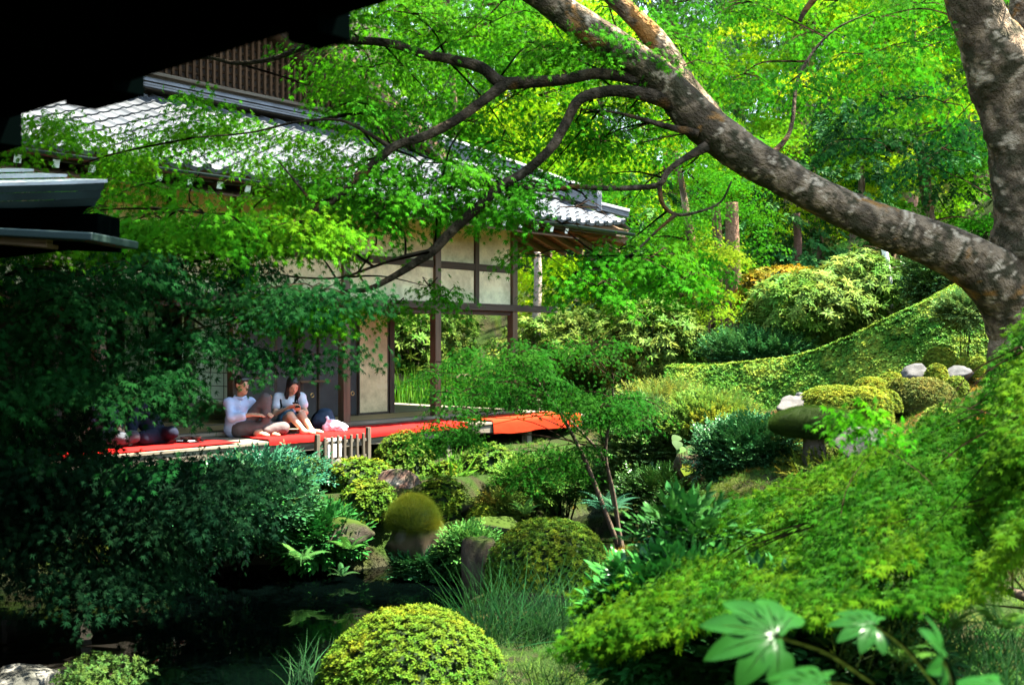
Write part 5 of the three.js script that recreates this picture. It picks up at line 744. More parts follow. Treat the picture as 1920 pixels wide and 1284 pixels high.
  const b2 = solid([...to2, ...lg2, bone([-0.05, 0.47, 0.02], 0.046, [-0.06, 0.59, 0.04], 0.044), bone(s2, 0.05, e2, 0.04), bone(e2, 0.037, w2, 0.025), bone([0.02, 0.46, -0.12], 0.05, [0.12, 0.26, -0.05], 0.04), bone([0.12, 0.26, -0.05], 0.037, [0.2, 0.22, 0.14], 0.025)], 0.013, 0.03), hd2 = head(q, [-0.06, 0.68, 0.05], [0.3, -0.2, 0.8], C(0.44, 0.26, 0.17), 'long'), g1 = hand(w2, [-0.24, 0.025, 0.34], [-0.4, -0.15, 0.6], [0.2, 1, 0]), g2 = hand([0.2, 0.22, 0.14], [0.22, 0.2, 0.18], [0.3, -0.6, 0.3], [0.2, 0.9, 0.2]);
  part('body', merge([b2, hd2, g1, g2]), skinM(C(0.44, 0.26, 0.17)), q); part('blouse', solid([...to2, bone(s2, 0.062, [-0.145, 0.33, 0.165], 0.058), bone([0.02, 0.46, -0.12], 0.06, [0.12, 0.26, -0.05], 0.05)], 0.013, 0.03, 0.014, 0.02, 8), cloth(C(0.03, 0.035, 0.05)), q); part('trousers', solid([...lg2, bone([0, 0.11, 0], 0.12, [0.03, 0.11, 0.02], 0.12)], 0.013, 0.035, 0.012, 0.02, 5), cloth(C(0.05, 0.055, 0.065)), q);
}
// ---------------------------------------------------------------- things on the veranda
function bowl(label, p, r, col, fill) { const t = thing('tea_bowl', label, 'bowl', p, 0), pr = [[0.3, 0], [0.42, 0.02], [0.44, 0.08], [0.72, 0.3], [0.95, 0.7], [1, 0.95], [0.95, 0.95], [0.88, 0.7], [0.6, 0.36], [0.0, 0.22]].map(([a, b]) => new THREE.Vector2(a * r, b * r)); part('cup', new THREE.LatheGeometry(pr, 28), std({ color: col, roughness: 0.35, side: THREE.DoubleSide }), t); const d = new THREE.CircleGeometry(r * 0.93, 28); d.rotateX(-Math.PI / 2); d.translate(0, r * 0.8, 0); part('tea', d, std({ color: fill, roughness: 0.4 }), t); return t; }
function tray(label, p, r, deep = 0.7) { const t = thing('tray', label, 'tray', p, 0), pr = [[0, 0], [0.96, 0], [1, 0.012], [1.02, 0.026], [0.985, 0.026], [0.95, 0.01], [0, 0.01]].map(([a, b]) => new THREE.Vector2(a * r, b)); const m = part('dish', new THREE.LatheGeometry(pr, 40), M.lacquer, t); m.scale.z = deep; return t; }
const vp = (px, Z, dy = 0) => seatAt(px, Z).add(V(0, dy, 0));
tray('round black lacquer tray with two tea bowls on the left felt', vp(357, 13.35, 0.004), 0.165, 1); bowl('tea bowl on the black tray, left of the pair', vp(347, 13.38, 0.017), 0.066, C(0.05, 0.03, 0.02), C(0.36, 0.22, 0.06)); bowl('tea bowl on the black tray, right of the pair', vp(367, 13.42, 0.017), 0.066, C(0.04, 0.025, 0.02), C(0.3, 0.2, 0.07));
for (const [px, Z, l, a] of [[336, 13.3, 'white paper napkin at the left side of the black tray', 0.2], [358, 13.24, 'folded white napkin in front of the two tea bowls', 0.7]]) { const m = lone('napkin', new RoundedBoxGeometry(0.08, 0.012, 0.05, 1, 0.004), M.white, l, 'napkin'); m.position.copy(vp(px, Z, 0.036)); m.rotation.y = a; }
tray('round black tray beside the bare feet of the couple', vp(540, 14.55, 0.004), 0.15, 1); bowl('tea bowl on the tray by the bare feet, left of the pair', vp(530, 14.58, 0.017), 0.062, C(0.06, 0.045, 0.03), C(0.3, 0.26, 0.2)); bowl('tea bowl on the tray by the bare feet, right of the pair', vp(550, 14.6, 0.017), 0.062, C(0.07, 0.05, 0.03), C(0.3, 0.26, 0.2)); { const m = lone('napkin', new RoundedBoxGeometry(0.26, 0.008, 0.05, 1, 0.003), M.paper, 'long pale paper strip lying across the tea bowls by the bare feet', 'napkin'); m.position.copy(vp(541, 14.5, 0.083)); m.rotation.y = 0.15; }
{ const c = vp(604, 15.35, 0.0), t = thing('rucksack', 'dark blue rucksack standing behind the white plastic bag', 'bag', c), m = cloth(C(0.012, 0.03, 0.06), 0.7); part('sack', solid([bone([0, 0.13, 0], 0.13, [0.02, 0.2, -0.02], 0.11), bone([-0.06, 0.12, 0.02], 0.11, [0.09, 0.12, 0], 0.11), bone([0.03, 0.22, 0], 0.08, [0.08, 0.25, 0], 0.06)], 0.014, 0.06, 0, 0.02, 3), m, t); part('strap', tube([[V(-0.06, 0.27, 0.06), 0.012], [V(-0.12, 0.2, 0.13), 0.012], [V(-0.13, 0.06, 0.13), 0.01]], 6, 0.03), m, t); }
{ const c = vp(628, 15.1, 0.0), t = thing('plastic_bag', 'crumpled white plastic bag behind the picket fence', 'bag', c); const f = limbs([bone([-0.12, 0.06, 0], 0.06, [0.12, 0.05, 0], 0.06), bone([-0.05, 0.1, 0], 0.06, [0.05, 0.09, 0.02], 0.05), bone([-0.07, 0.14, 0], 0.03, [-0.12, 0.2, 0], 0.02)], 0.05); part('film', nets((x, y, z) => f(x, y, z) + 0.05 * (Math.abs(fbm(x * 11, y * 16, z * 11, 3) - 0.5) * 2 - 0.3), V(-0.28, -0.03, -0.16), V(0.28, 0.3, 0.16), 0.009), phy({ color: C(0.72, 0.74, 0.86), roughness: 0.3, clearcoat: 0.4 }), t); }
{ const c = H(-1.12, -0.24, 1.1), m = lone('paper_bag', woodBox(0.24, 0.3, 0.04, 0.004), M.white, 'white paper carrier hanging at the veranda edge behind the pickets', 'bag'); m.position.copy(c); m.rotation.y = HALL_TURN; }
{ const p = H(0.72, -0.046, 0.6), m = lone('paper_sheet', new RoundedBoxGeometry(0.42, 0.006, 0.16, 1, 0.002), M.white, 'sheet of white paper lying on the red felt right of the fence', 'paper'); m.position.copy(p); m.rotation.y = HALL_TURN + 0.1; }
// ---------------------------------------------------------------- garden: clipped domes, rocks, hedge
R = rngOf(71);
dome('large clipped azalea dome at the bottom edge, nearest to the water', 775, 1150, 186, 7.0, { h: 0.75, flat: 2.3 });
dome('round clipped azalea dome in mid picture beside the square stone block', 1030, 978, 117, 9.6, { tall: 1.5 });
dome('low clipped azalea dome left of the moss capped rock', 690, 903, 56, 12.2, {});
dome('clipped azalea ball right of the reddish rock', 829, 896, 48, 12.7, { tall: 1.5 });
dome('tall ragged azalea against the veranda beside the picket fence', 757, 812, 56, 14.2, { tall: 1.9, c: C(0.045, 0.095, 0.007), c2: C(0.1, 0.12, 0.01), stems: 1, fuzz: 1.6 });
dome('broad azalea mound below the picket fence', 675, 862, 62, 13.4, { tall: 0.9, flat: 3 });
dome('bushy azalea under the draped felt carpet', 915, 836, 58, 14.6, { tall: 1.7, fuzz: 2, c2: C(0.08, 0.13, 0.012) });
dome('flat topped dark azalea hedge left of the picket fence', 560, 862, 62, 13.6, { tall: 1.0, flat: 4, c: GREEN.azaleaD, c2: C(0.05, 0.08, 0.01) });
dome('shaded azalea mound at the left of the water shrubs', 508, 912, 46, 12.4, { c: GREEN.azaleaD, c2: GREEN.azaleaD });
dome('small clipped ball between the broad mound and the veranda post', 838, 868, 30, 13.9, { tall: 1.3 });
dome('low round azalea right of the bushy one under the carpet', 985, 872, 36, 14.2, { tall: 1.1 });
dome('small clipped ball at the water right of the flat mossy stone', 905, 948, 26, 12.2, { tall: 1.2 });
// the sunny slope on the right
const HILL = 'clipped azalea mounds on the sunny slope';
const hd = (label, x, y, hw, Z, o = {}) => dome(label, x, y, hw * 1.08, Z, { c: C(0.075, 0.11, 0.008), c2: C(0.16, 0.18, 0.012), group: HILL, sp: SP.azalea, fuzz: 0.7, s: 1.15, flat: 2.15, n: Math.round(900 + hw * hw * 2.6), ...o, tall: (o.tall ?? 1.1) * 1.15 });
hd('upper round mound, highest of the sunny slope', 1763, 653, 30, 14.6, { tall: 1.4 });
hd('small ball between the two pale rocks at the top of the slope', 1757, 685, 19, 13.7, { tall: 1.4 });
hd('double mound at the right end of the slope, farther half', 1812, 672, 17, 14.2, { tall: 1.3 }); hd('double mound at the right end of the slope, nearer half', 1836, 672, 17, 13.9, { tall: 1.5 });
hd('low small mound left of the highest one, by the pale rock', 1722, 682, 15, 14.8);
hd('broad dark mound in the middle of the slope', 1733, 710, 57, 12.9, { c: C(0.06, 0.075, 0.012), c2: C(0.115, 0.11, 0.02) }); hd('narrow end of the broad dark mound, on its left', 1690, 711, 22, 13.0, { c: C(0.07, 0.085, 0.012) });
hd('small leafy mound right of the broad dark one', 1793, 708, 20, 13.2, { tall: 1.4, c2: C(0.12, 0.16, 0.015) });
hd('flat mound under the hedge, left of the broad dark one', 1634, 709, 31, 14.0, { tall: 0.8 }); hd('small mound behind the flat one under the hedge', 1674, 700, 24, 14.4, { tall: 0.8 });
hd('wide bright mound above the stone lantern, left half', 1570, 727, 70, 12.6, { flat: 2.8, tall: 0.8 }); hd('wide bright mound above the stone lantern, right half', 1620, 729, 46, 12.4, { flat: 2.8 });
hd('small mound between the bright and the dark broad mounds', 1662, 734, 24, 12.6); hd('yellow mound low on the slope left of the lantern', 1462, 788, 24, 12.2, { tall: 0.8, c2: C(0.19, 0.17, 0.012) }); hd('yellow mound at the left foot of the slope', 1412, 800, 28, 12.6, { tall: 0.8, c2: C(0.19, 0.18, 0.012) });
hd('low pale mound below the broad dark one', 1770, 768, 40, 11.0, { c2: C(0.15, 0.2, 0.025), c: C(0.1, 0.15, 0.02), fuzz: 2.5 });
// rocks
rock('reddish boulder between the clipped mounds', 745, 915, 12.9, 52, 30, 3, { c: C(0.083, 0.042, 0.031), c2: C(0.098, 0.072, 0.061), lichen: 1, moss: 0.3 });
{ const r = rock('tall rock rising from the water under a cap of moss', 782, 1016, 11.5, 62, 72, 17, { c: C(0.016, 0.012, 0.008), c2: C(0.11, 0.075, 0.048), low: 1, moss: 0.9, lichen: 1 }); }
dome('golden green moss cap on the tall rock in the water', 775, 931, 45, 11.4, { name: 'moss_cap', cat: 'moss', sp: SP.moss, c: GREEN.moss, c2: GREEN.mossY, n: 6000, h: 0.3, fuzz: 1.6, s: 2.4, flat: 2.1 });
rock('square cut stone block at the edge of the pond', 905, 1085, 10.3, 34, 60, 21, { c: C(0.046, 0.034, 0.023), c2: C(0.062, 0.048, 0.036), box: 0.85, moss: 0.5, low: 0.6 });
rock('pale rock behind the lantern on the slope', 1612, 838, 10.6, 46, 30, 31, { c: C(0.058, 0.054, 0.049), c2: C(0.058, 0.056, 0.052) });
rock('leaning pale rock left of the wide bright mound', 1490, 772, 12.6, 36, 26, 37, { c: C(0.094, 0.084, 0.077), c2: C(0.056, 0.053, 0.051), turn: 0.5 });
rock('pale rock at the top of the slope, left of the small ball', 1722, 702, 14.0, 26, 16, 41, { c: C(0.064, 0.061, 0.058), c2: C(0.062, 0.059, 0.057) });
rock('flat pale rock at the top of the slope, right of the small ball', 1795, 704, 13.9, 30, 15, 43, { c: C(0.071, 0.067, 0.064), c2: C(0.063, 0.062, 0.059) });
rock('pale stone at the foot of the hedge', 1500, 752, 15.5, 16, 14, 47, { c: C(0.071, 0.068, 0.064), c2: C(0.062, 0.061, 0.058) });
rock('brown rock in the bank left of the dark shrub', 1292, 880, 13.2, 26, 36, 53, { c: C(0.083, 0.050, 0.029), c2: C(0.064, 0.049, 0.036), moss: 0.4 });
rock('mossy rock under the dark shrub at the water', 1352, 915, 12.2, 30, 16, 57, { c: C(0.057, 0.046, 0.039), c2: C(0.064, 0.057, 0.052) });
rock('dark wet rock in the bottom left corner', 45, 1278, 7.2, 62, 26, 59, { c: C(0.017, 0.017, 0.014), c2: C(0.050, 0.050, 0.042), lichen: 1 });
rock('low bank stone in front of the picket fence', 640, 882, 14.0, 26, 20, 63, { c: C(0.069, 0.059, 0.053), c2: C(0.071, 0.064, 0.059) });
for (const [x, y, Z, hw, hh, s, l] of [[885, 950, 12.6, 36, 18, 71, 'mossy bank stone right of the clipped ball'], [925, 985, 11.6, 42, 16, 73, 'flat mossy stone behind the round dome'], [640, 1005, 11.4, 50, 26, 77, 'dark stone in the shaded water edge'], [850, 1010, 11.8, 30, 30, 79, 'dark stone right of the moss capped rock'], [560, 960, 11.8, 46, 24, 83, 'shaded stone under the ferns on the far bank'], [1200, 960, 15.4, 60, 18, 87, 'low mossy stone at the far end of the pond'], [60, 1015, 10.2, 60, 9, 89, 'flat pale stone in the deep shade at the left']]) rock(l, x, y, Z, hw, hh, s, { moss: s === 89 ? 0 : 0.9, c: C(0.050, 0.042, 0.029), c2: s === 89 ? C(0.064, 0.052, 0.036) : C(0.057, 0.048, 0.039), low: s === 89 ? 0 : 1 });
{ // stone lantern with a thick cap of moss
  const at = P(1527, 880, 11), t = thing('stone_lantern', 'stone lantern with a thick mushroom cap of dark green moss', 'lantern', at), k = 11 / F, st = (r0, r1, y0, y1, n) => { const g = new THREE.CylinderGeometry(r1 * k, r0 * k, (y1 - y0) * k, 14, 6); const p = g.attributes.position; for (let i = 0; i < p.count; i++) { const f = 1 + 0.12 * (fbm(p.getX(i) * 9, p.getY(i) * 9, p.getZ(i) * 9, 3) - 0.5); p.setXYZ(i, p.getX(i) * f, p.getY(i), p.getZ(i) * f); } g.translate(0, (y0 + y1) / 2 * k, 0); g.computeVertexNormals(); return part(n, boxUV(g), M.stoneDark ??= std({ color: C(0.12, 0.105, 0.085), map: mott, bumpMap: speck, bumpScale: 0.01, roughness: 0.95 }), t); };
  st(44, 40, -8, 8, 'base'); st(24, 19, 8, 58, 'shaft');
  const cap = blob(82 * k, 36 * k, 70 * k, 5, 0.09, 1.8, 5), p = cap.attributes.position; for (let i = 0; i < p.count; i++) if (p.getY(i) < 0) p.setY(i, p.getY(i) * 0.6); cap.translate(0, 82 * k, 0); cap.computeVertexNormals(); part('roof', cap, M.mossCore ??= std({ color: C(0.008, 0.014, 0.002), roughness: 1 }), t);
  const sets = [[], []]; const n = cap.attributes.normal; const tri = cap.index; for (let i = 0; i < 8000; i++) { const f = Math.floor(R() * tri.count / 3) * 3, a = R(), b = R() * (1 - a), w = [1 - a - b, a, b], q = V(0, 0, 0), m = V(0, 0, 0); for (let j = 0; j < 3; j++) { const v = tri.getX(f + j); q.addScaledVector(V(p.getX(v), p.getY(v), p.getZ(v)), w[j]); m.addScaledVector(V(n.getX(v), n.getY(v), n.getZ(v)), w[j]); } q.add(at); sets[i % 2].push({ m: frame(q, m.add(V(0, 0.3, 0)), rr(0, 6), rr(1.2, 2.1)), c: vary(mixc(C(0.01, 0.03, 0.002), C(0.035, 0.07, 0.003), fbm(q.x * 6, q.y * 6, q.z * 6, 3)), 0.25) }); }
  sets.forEach((s, i) => swarm('moss', SP.moss[i], LM.soft, s, t, at));
}
{ // the long clipped hedge climbing the slope
  const line = [[1248, 690, 760, 18.2], [1300, 691, 768, 18.0], [1390, 684, 775, 17.7], [1475, 673, 775, 17.3], [1550, 650, 772, 16.9], [1620, 622, 765, 16.5], [1690, 588, 745, 16.2], [1750, 562, 725, 16.0], [1810, 540, 710, 15.9], [1880, 520, 700, 15.9], [1990, 500, 690, 16]];
  const tops = new THREE.CatmullRomCurve3(line.map(([x, y, , Z]) => P(x, y, Z))), bots = new THREE.CatmullRomCurve3(line.map(([x, , y, Z]) => P(x, y, Z - 0.5))), at = P(1500, 760, 17.0);
  const t = thing('clipped_hedge', 'long clipped hedge curving up the sunny slope behind the mounds', 'hedge', at), sets = SP.azaleaFar.map(() => []), N = 60, depth = 1.0;
  const core = [], edge = (u) => { const a = tops.getPoint(u), b = bots.getPoint(u), q = tops.getPoint(Math.min(1, u + 0.01)).sub(tops.getPoint(Math.max(0, u - 0.01))).setY(0).normalize(), back = V(q.z, 0, -q.x); if (back.z > 0) back.negate(); return [a, b, back]; };
  for (let i = 0; i < N; i++) { const [a, b, k] = edge(i / N), [c, d, l] = edge((i + 1) / N), e = 0.05, A = a.clone().addScaledVector(k, e).setY(a.y - 0.05), Cc = c.clone().addScaledVector(l, e).setY(c.y - 0.05), A2 = A.clone().addScaledVector(k, depth), C2 = Cc.clone().addScaledVector(l, depth), B = b.clone().addScaledVector(k, e).setY(b.y - 0.6), D = d.clone().addScaledVector(l, e).setY(d.y - 0.6); core.push(B, D, Cc, B, Cc, A, A, Cc, C2, A, C2, A2, B.clone().addScaledVector(k, depth), A2, C2, B.clone().addScaledVector(k, depth), C2, D.clone().addScaledVector(l, depth)); }
  part('inner_growth', polyGeo(core.map((p) => p.clone().sub(at))), (() => { const m = M.core.clone(); m.side = THREE.DoubleSide; return m; })(), t);
  for (let i = 0; i < 34000; i++) {
    const u = R(), [a, b, k] = edge(u), top = R() < 0.3, p = top ? a.clone().addScaledVector(k, Math.pow(R(), 1.3) * depth) : a.clone().lerp(b, Math.pow(R(), 0.9)), n = top ? V(0, 1, 0) : k.clone().negate().setY(0.15), dz = 0.05 * (fbm(p.x * 2, p.y * 2.5, p.z * 2, 3) - 0.5) * 2; p.addScaledVector(n, dz + rr(-0.05, 0.03));
    const pat = fbm(p.x * 3, p.y * 4, p.z * 3, 3); if (!top && pat < 0.4 && R() < 0.6) continue; sets[i % 2].push({ m: frame(p, V(n.x + rr(-0.5, 0.5), n.y + 0.8 + rr(-0.3, 0.4), n.z + rr(-0.5, 0.5)), rr(0, 6.28), rr(0.7, 1.25)), c: vary(mixc(C(0.045, 0.125, 0.01), C(0.14, 0.21, 0.022), smooth(0.4, 0.65, pat) + (top ? 0.4 : 0)), 0.3, 0.15) });  // top leaves paler: the bright sunlit rim is in their colour
  }
  sets.forEach((s, i) => swarm('leaves', SP.azaleaFar[i], LM.small, s, t, at));
}
sh('low_shrub', 'low leafy cover between the young maple and the veranda', 'shrub', 1050, 895, 14.4, 80, 34, 1500, SP.fine, C(0.03, 0.085, 0.01), { sprig: 1, gaps: 0.2, s: 0.9 });
sh('low_shrub', 'fresh green low cover beside the bushy azalea', 'shrub', 990, 905, 13.6, 50, 30, 1000, SP.fine, C(0.05, 0.12, 0.012), { sprig: 1, gaps: 0.2, s: 0.9 });
sh('low_shrub', 'dark low leaves on the pond bank right of the young maple', 'shrub', 1240, 925, 13.4, 70, 30, 1200, SP.fine, C(0.02, 0.06, 0.008), { sprig: 1, gaps: 0.2, m: LM.gloss });
sh('low_shrub', 'yellow green moss plants around the lantern foot', 'shrub', 1590, 880, 10.8, 130, 22, 1500, SP.fine, C(0.06, 0.09, 0.006), { sprig: 1, gaps: 0.25, s: 0.6, stems: 0, c2: C(0.1, 0.08, 0.006) });
sh('low_shrub', 'golden low cover left of the lantern above the dark shrub', 'shrub', 1450, 825, 11.9, 60, 24, 1100, SP.fine, C(0.09, 0.1, 0.006), { sprig: 1, gaps: 0.25, s: 0.6, stems: 0, c2: C(0.15, 0.09, 0.006) });
// ---------------------------------------------------------------- loose shrubs and herbs
R = rngOf(77);
sh('rhododendron', 'pale leaved rhododendron bank behind the open corner of the hall', 'shrub', 780, 655, 25, 130, 100, 2000, SP.lance, GREEN.rhodo, { gf: 5, gaps: 0.42, c2: GREEN.rhodoP, s: 1.25, stems: 14, stemM: M.paleStem, stemR: 0.03 });
sh('rhododendron', 'pale rhododendron thicket right of the hall corner', 'shrub', 1050, 655, 22.5, 130, 80, 1900, SP.lance, GREEN.rhodo, { gf: 5, gaps: 0.42, c2: GREEN.rhodoP, s: 1.1, stems: 14, stemM: M.paleStem, stemR: 0.025 });
sh('rhododendron', 'tall rhododendron with bare pale twigs left of the hedge', 'shrub', 1215, 640, 20, 115, 90, 1800, SP.lance, GREEN.rhodo, { gf: 5, gaps: 0.42, c2: GREEN.rhodoP, stems: 16, stemM: M.paleStem, stemR: 0.02 });
sh('rhododendron', 'big pale rhododendron above the middle of the hedge', 'shrub', 1520, 585, 19.2, 125, 75, 2100, SP.lance, GREEN.rhodo, { gf: 5, gaps: 0.4, c2: GREEN.rhodoP, stems: 8, stemM: M.paleStem });
sh('rhododendron', 'pale rhododendron around the white dead trunk', 'shrub', 1620, 545, 19.6, 95, 70, 1500, SP.lance, GREEN.rhodo, { gf: 5, gaps: 0.4, c2: GREEN.rhodoP, stems: 8, stemM: M.paleStem });
sh('azalea_bush', 'golden brown azalea bush behind the hedge', 'shrub', 1465, 545, 21, 95, 48, 2600, SP.azaleaFar, C(0.19, 0.13, 0.006), { c2: C(0.1, 0.12, 0.01), s: 1.5, core: 0.8, hollow: 0.4, gaps: 0.25 });
sh('azalea_bush', 'round olive bush in the dark gap behind the hall corner', 'shrub', 1268, 578, 21.5, 34, 34, 900, SP.azaleaFar, C(0.06, 0.065, 0.01), { s: 1.3, core: 0.85, hollow: 0.5, gaps: 0.2 });
sh('camellia', 'rounded pale green camellia at the top of the hedge', 'shrub', 1755, 528, 17.6, 45, 44, 1500, SP.fine, C(0.05, 0.11, 0.025), { sprig: 1, m: LM.gloss, core: 0.85, hollow: 0.5, gaps: 0.25, s: 1.2 });
sh('camellia', 'small pale shrub in front of the hedge by the big trunk', 'shrub', 1808, 585, 14.6, 36, 18, 700, SP.fine, C(0.07, 0.13, 0.03), { sprig: 1, hollow: 0.4, gaps: 0.25, stems: 5, stemR: 0.008 });
sh('bamboo_grass', 'strip of blue green bamboo grass along the back of the hedge', 'grass', 1420, 660, 18.9, 95, 26, 1400, SP.fine, C(0.025, 0.09, 0.022), { sprig: 1, s: 1.3, stems: 0, gaps: 0.2, lift: 0.6 });
sh('meadow_shrub', 'airy bright green shrub in front of the hedge', 'shrub', 1335, 808, 14.2, 90, 58, 3600, SP.fine, GREEN.weed, { c2: C(0.12, 0.15, 0.012), sprig: 1, lift: 0.7, stems: 16, gaps: 0.28, m: LM.soft });
sh('meadow_shrub', 'grey green sage like bush left of the brown bank rock', 'shrub', 1215, 845, 14.4, 78, 84, 3600, SP.fine, C(0.065, 0.12, 0.03), { c2: C(0.1, 0.17, 0.035), sprig: 1, lift: 0.3, stems: 14, gaps: 0.24, core: 0.6 });
sh('meadow_shrub', 'yellow green weeds below the tall rhododendron', 'shrub', 1240, 770, 16.2, 80, 40, 2000, SP.fine, C(0.11, 0.14, 0.02), { sprig: 1, lift: 0.6, stems: 6, gaps: 0.25, m: LM.soft });
sh('dark_shrub', 'dark glossy evergreen shrub at the water beside the lantern', 'shrub', 1400, 855, 11.8, 88, 54, 4200, SP.fine, C(0.02, 0.08, 0.02), { sprig: 1, m: LM.gloss, gaps: 0.22, stems: 8, core: 0.7, s: 0.9 });
sh('mountain_fern_bush', 'feathery low bush beside the clipped ball', 'shrub', 940, 955, 12.4, 34, 20, 700, SP.fine, C(0.05, 0.1, 0.01), { c2: C(0.11, 0.09, 0.012), sprig: 1, gaps: 0.22, s: 0.8 });
sh('camellia', 'glossy leaved shrub hanging over the far bank left of the moss capped rock', 'shrub', 590, 1008, 11.6, 72, 36, 1000, SP.gloss, GREEN.gloss, { sprig: 1, m: LM.gloss, gaps: 0.25, s: 1.0 });
sh('camellia', 'dark glossy leaves under the veranda on the left', 'shrub', 480, 898, 13.2, 120, 28, 1500, SP.fine, C(0.02, 0.1, 0.05), { sprig: 1, m: LM.gloss, gaps: 0.25, s: 1.2 });
sh('camellia', 'shaded leafy shrub at the water edge in the left half', 'shrub', 420, 960, 11.4, 150, 60, 1800, SP.gloss, C(0.015, 0.07, 0.02), { sprig: 1, m: LM.gloss, gaps: 0.25 });
sh('camellia', 'leafy ground shrub behind the square stone block', 'shrub', 885, 1030, 11.2, 36, 18, 700, SP.fine, C(0.04, 0.12, 0.02), { sprig: 1, gaps: 0.22 });
sh('ivy', 'dark ivy under the moss capped rock', 'plant', 800, 1068, 11.2, 56, 18, 500, SP.gloss, C(0.018, 0.08, 0.02), { sprig: 1, gaps: 0.2, stems: 0, m: LM.gloss, s: 0.7, deep: 0.3 });
sh('azalea_bush', 'sparse small leaved shrub in the bottom left corner', 'shrub', 195, 1265, 7.0, 88, 38, 900, SP.azaleaNear, C(0.04, 0.085, 0.015), { c2: C(0.1, 0.12, 0.02), hollow: 0.1, stems: 10, s: 0.8 });
fern('dark fern hanging over the water at the far bank', P(565, 1050, 10.9), 9, 0.75, { c: C(0.05, 0.15, 0.03) }); fern('small fern low over the black water', P(640, 1080, 11), 6, 0.4, { c: C(0.04, 0.12, 0.03) }); fern('fern frond arching right of the glossy shrub', P(655, 1030, 11), 7, 0.55, {}); fern('big blue green fern at the foot of the young maple', P(1140, 960, 12.8), 16, 1.0, { c: C(0.04, 0.14, 0.07) });
fern('fern in front of the flat mossy stone', P(985, 965, 12.0), 10, 0.6, { c: C(0.08, 0.2, 0.03) });
grassClump('sword_leaf', 'clump of broad arching leaves beside the veranda post', 'plant', P(848, 905, 13.8), 40, 0.5, 0.016, GREEN.iris, {});
grassClump('lily_turf', 'large tuft of dark narrow grass in front of the round dome', 'grass', P(975, 1235, 8.0), 300, 0.8, 0.0065, C(0.016, 0.07, 0.016), { spread: 0.24, wide: 1.6 });
grassClump('lily_turf', 'second tuft of narrow grass right of the large one', 'grass', P(1060, 1225, 7.9), 160, 0.62, 0.006, C(0.018, 0.07, 0.014), { spread: 0.2 });
grassClump('lily_turf', 'wispy tuft at the foot of the nearest dome', 'grass', P(575, 1290, 7.0), 60, 0.34, 0.005, C(0.03, 0.1, 0.03), {});
grassClump('iris_bed', 'bed of upright bright green iris leaves behind the hall corner', 'plant', P(790, 768, 23.0), 420, 0.95, 0.022, GREEN.iris, { upright: 1, spread: 0.5, wide: 2.6, droop: 0.25 });
grassClump('iris_bed', 'iris leaves right of the corner post', 'plant', P(1000, 775, 21.5), 260, 0.6, 0.02, GREEN.iris, { upright: 1, spread: 0.4, wide: 2.6, droop: 0.3 });
{ const t = thing('butterbur', 'big round yellow green leaves by the brown bank rock', 'plant', P(1290, 850, 13)); for (const [x, y, c] of [[1296, 868, C(0.09, 0.1, 0.006)], [1288, 878, C(0.07, 0.1, 0.006)], [1303, 880, C(0.06, 0.1, 0.006)], [1275, 818, C(0.06, 0.1, 0.035)], [1270, 826, C(0.06, 0.1, 0.04)], [1283, 838, C(0.08, 0.16, 0.04)], [1305, 842, C(0.07, 0.15, 0.04)]]) { const p = P(x, y, 12.8 + rr(-0.1, 0.1)).sub(t.position), g = blade(0.14, 0.07, 0.3, 5, 0.8); tint(g, c); part('leaf', g, LM.soft, t).applyMatrix4(along(p, V(rr(-1, 0), -0.2, rr(0.2, 1)), V(0.2, 1, 0.4), 1)); part('stalk', tube([[V(p.x * 0.6, -0.25, p.z), 0.006], [p, 0.004]], 5, 0.1), M.stem, t); } }
// low green cover on the ground
{
  const items = [[], [], []]; let k = 0;
  while (k < 22000) { const z = rr(4.2, 24), x = rr(-0.55, 0.55) * z, d = pondDist(x, z); if (d < 0.05) continue; const h = groundH(x, z), n = fbm(x * 1.1, 9, z * 1.1, 3); k++; if (n < 0.42) continue; items[k % 3].push({ m: frame(V(x, h - 0.005, -z), V(rr(-0.2, 0.2), 1, rr(-0.2, 0.2)), rr(0, 6.28), rr(0.3, 0.75) * (z > 13 ? 1.3 : 1)), c: vary(mixc(GREEN.grass, GREEN.weed, smooth(0.45, 0.7, fbm(x * 2, 3, z * 2, 2))), 0.3) }); }
  k = 0; while (k < 16000) { const x = rr(0.8, 6.5), z = rr(7.8, 15.5); if (pondDist(x, z) < 0.05 || Math.abs(x) > 0.55 * z) continue; k++; const h = groundH(x, z), n = fbm(x * 1.4, 5, z * 1.4, 3); items[k % 3].push({ m: frame(V(x, h - 0.005, -z), V(rr(-0.3, 0.3), 1, rr(-0.3, 0.3)), rr(0, 6.28), rr(0.25, 0.6)), c: vary(n > 0.56 && z > 9 ? GREEN.rust : mixc(GREEN.moss, GREEN.grass, smooth(0.35, 0.6, n)), 0.3, 0.15) }); }
  const o = new THREE.Group(); items.forEach((s, i) => { const m = swarm(numbered('ground_grass'), SP.tuft[i], LM.soft, s, scene); });
}
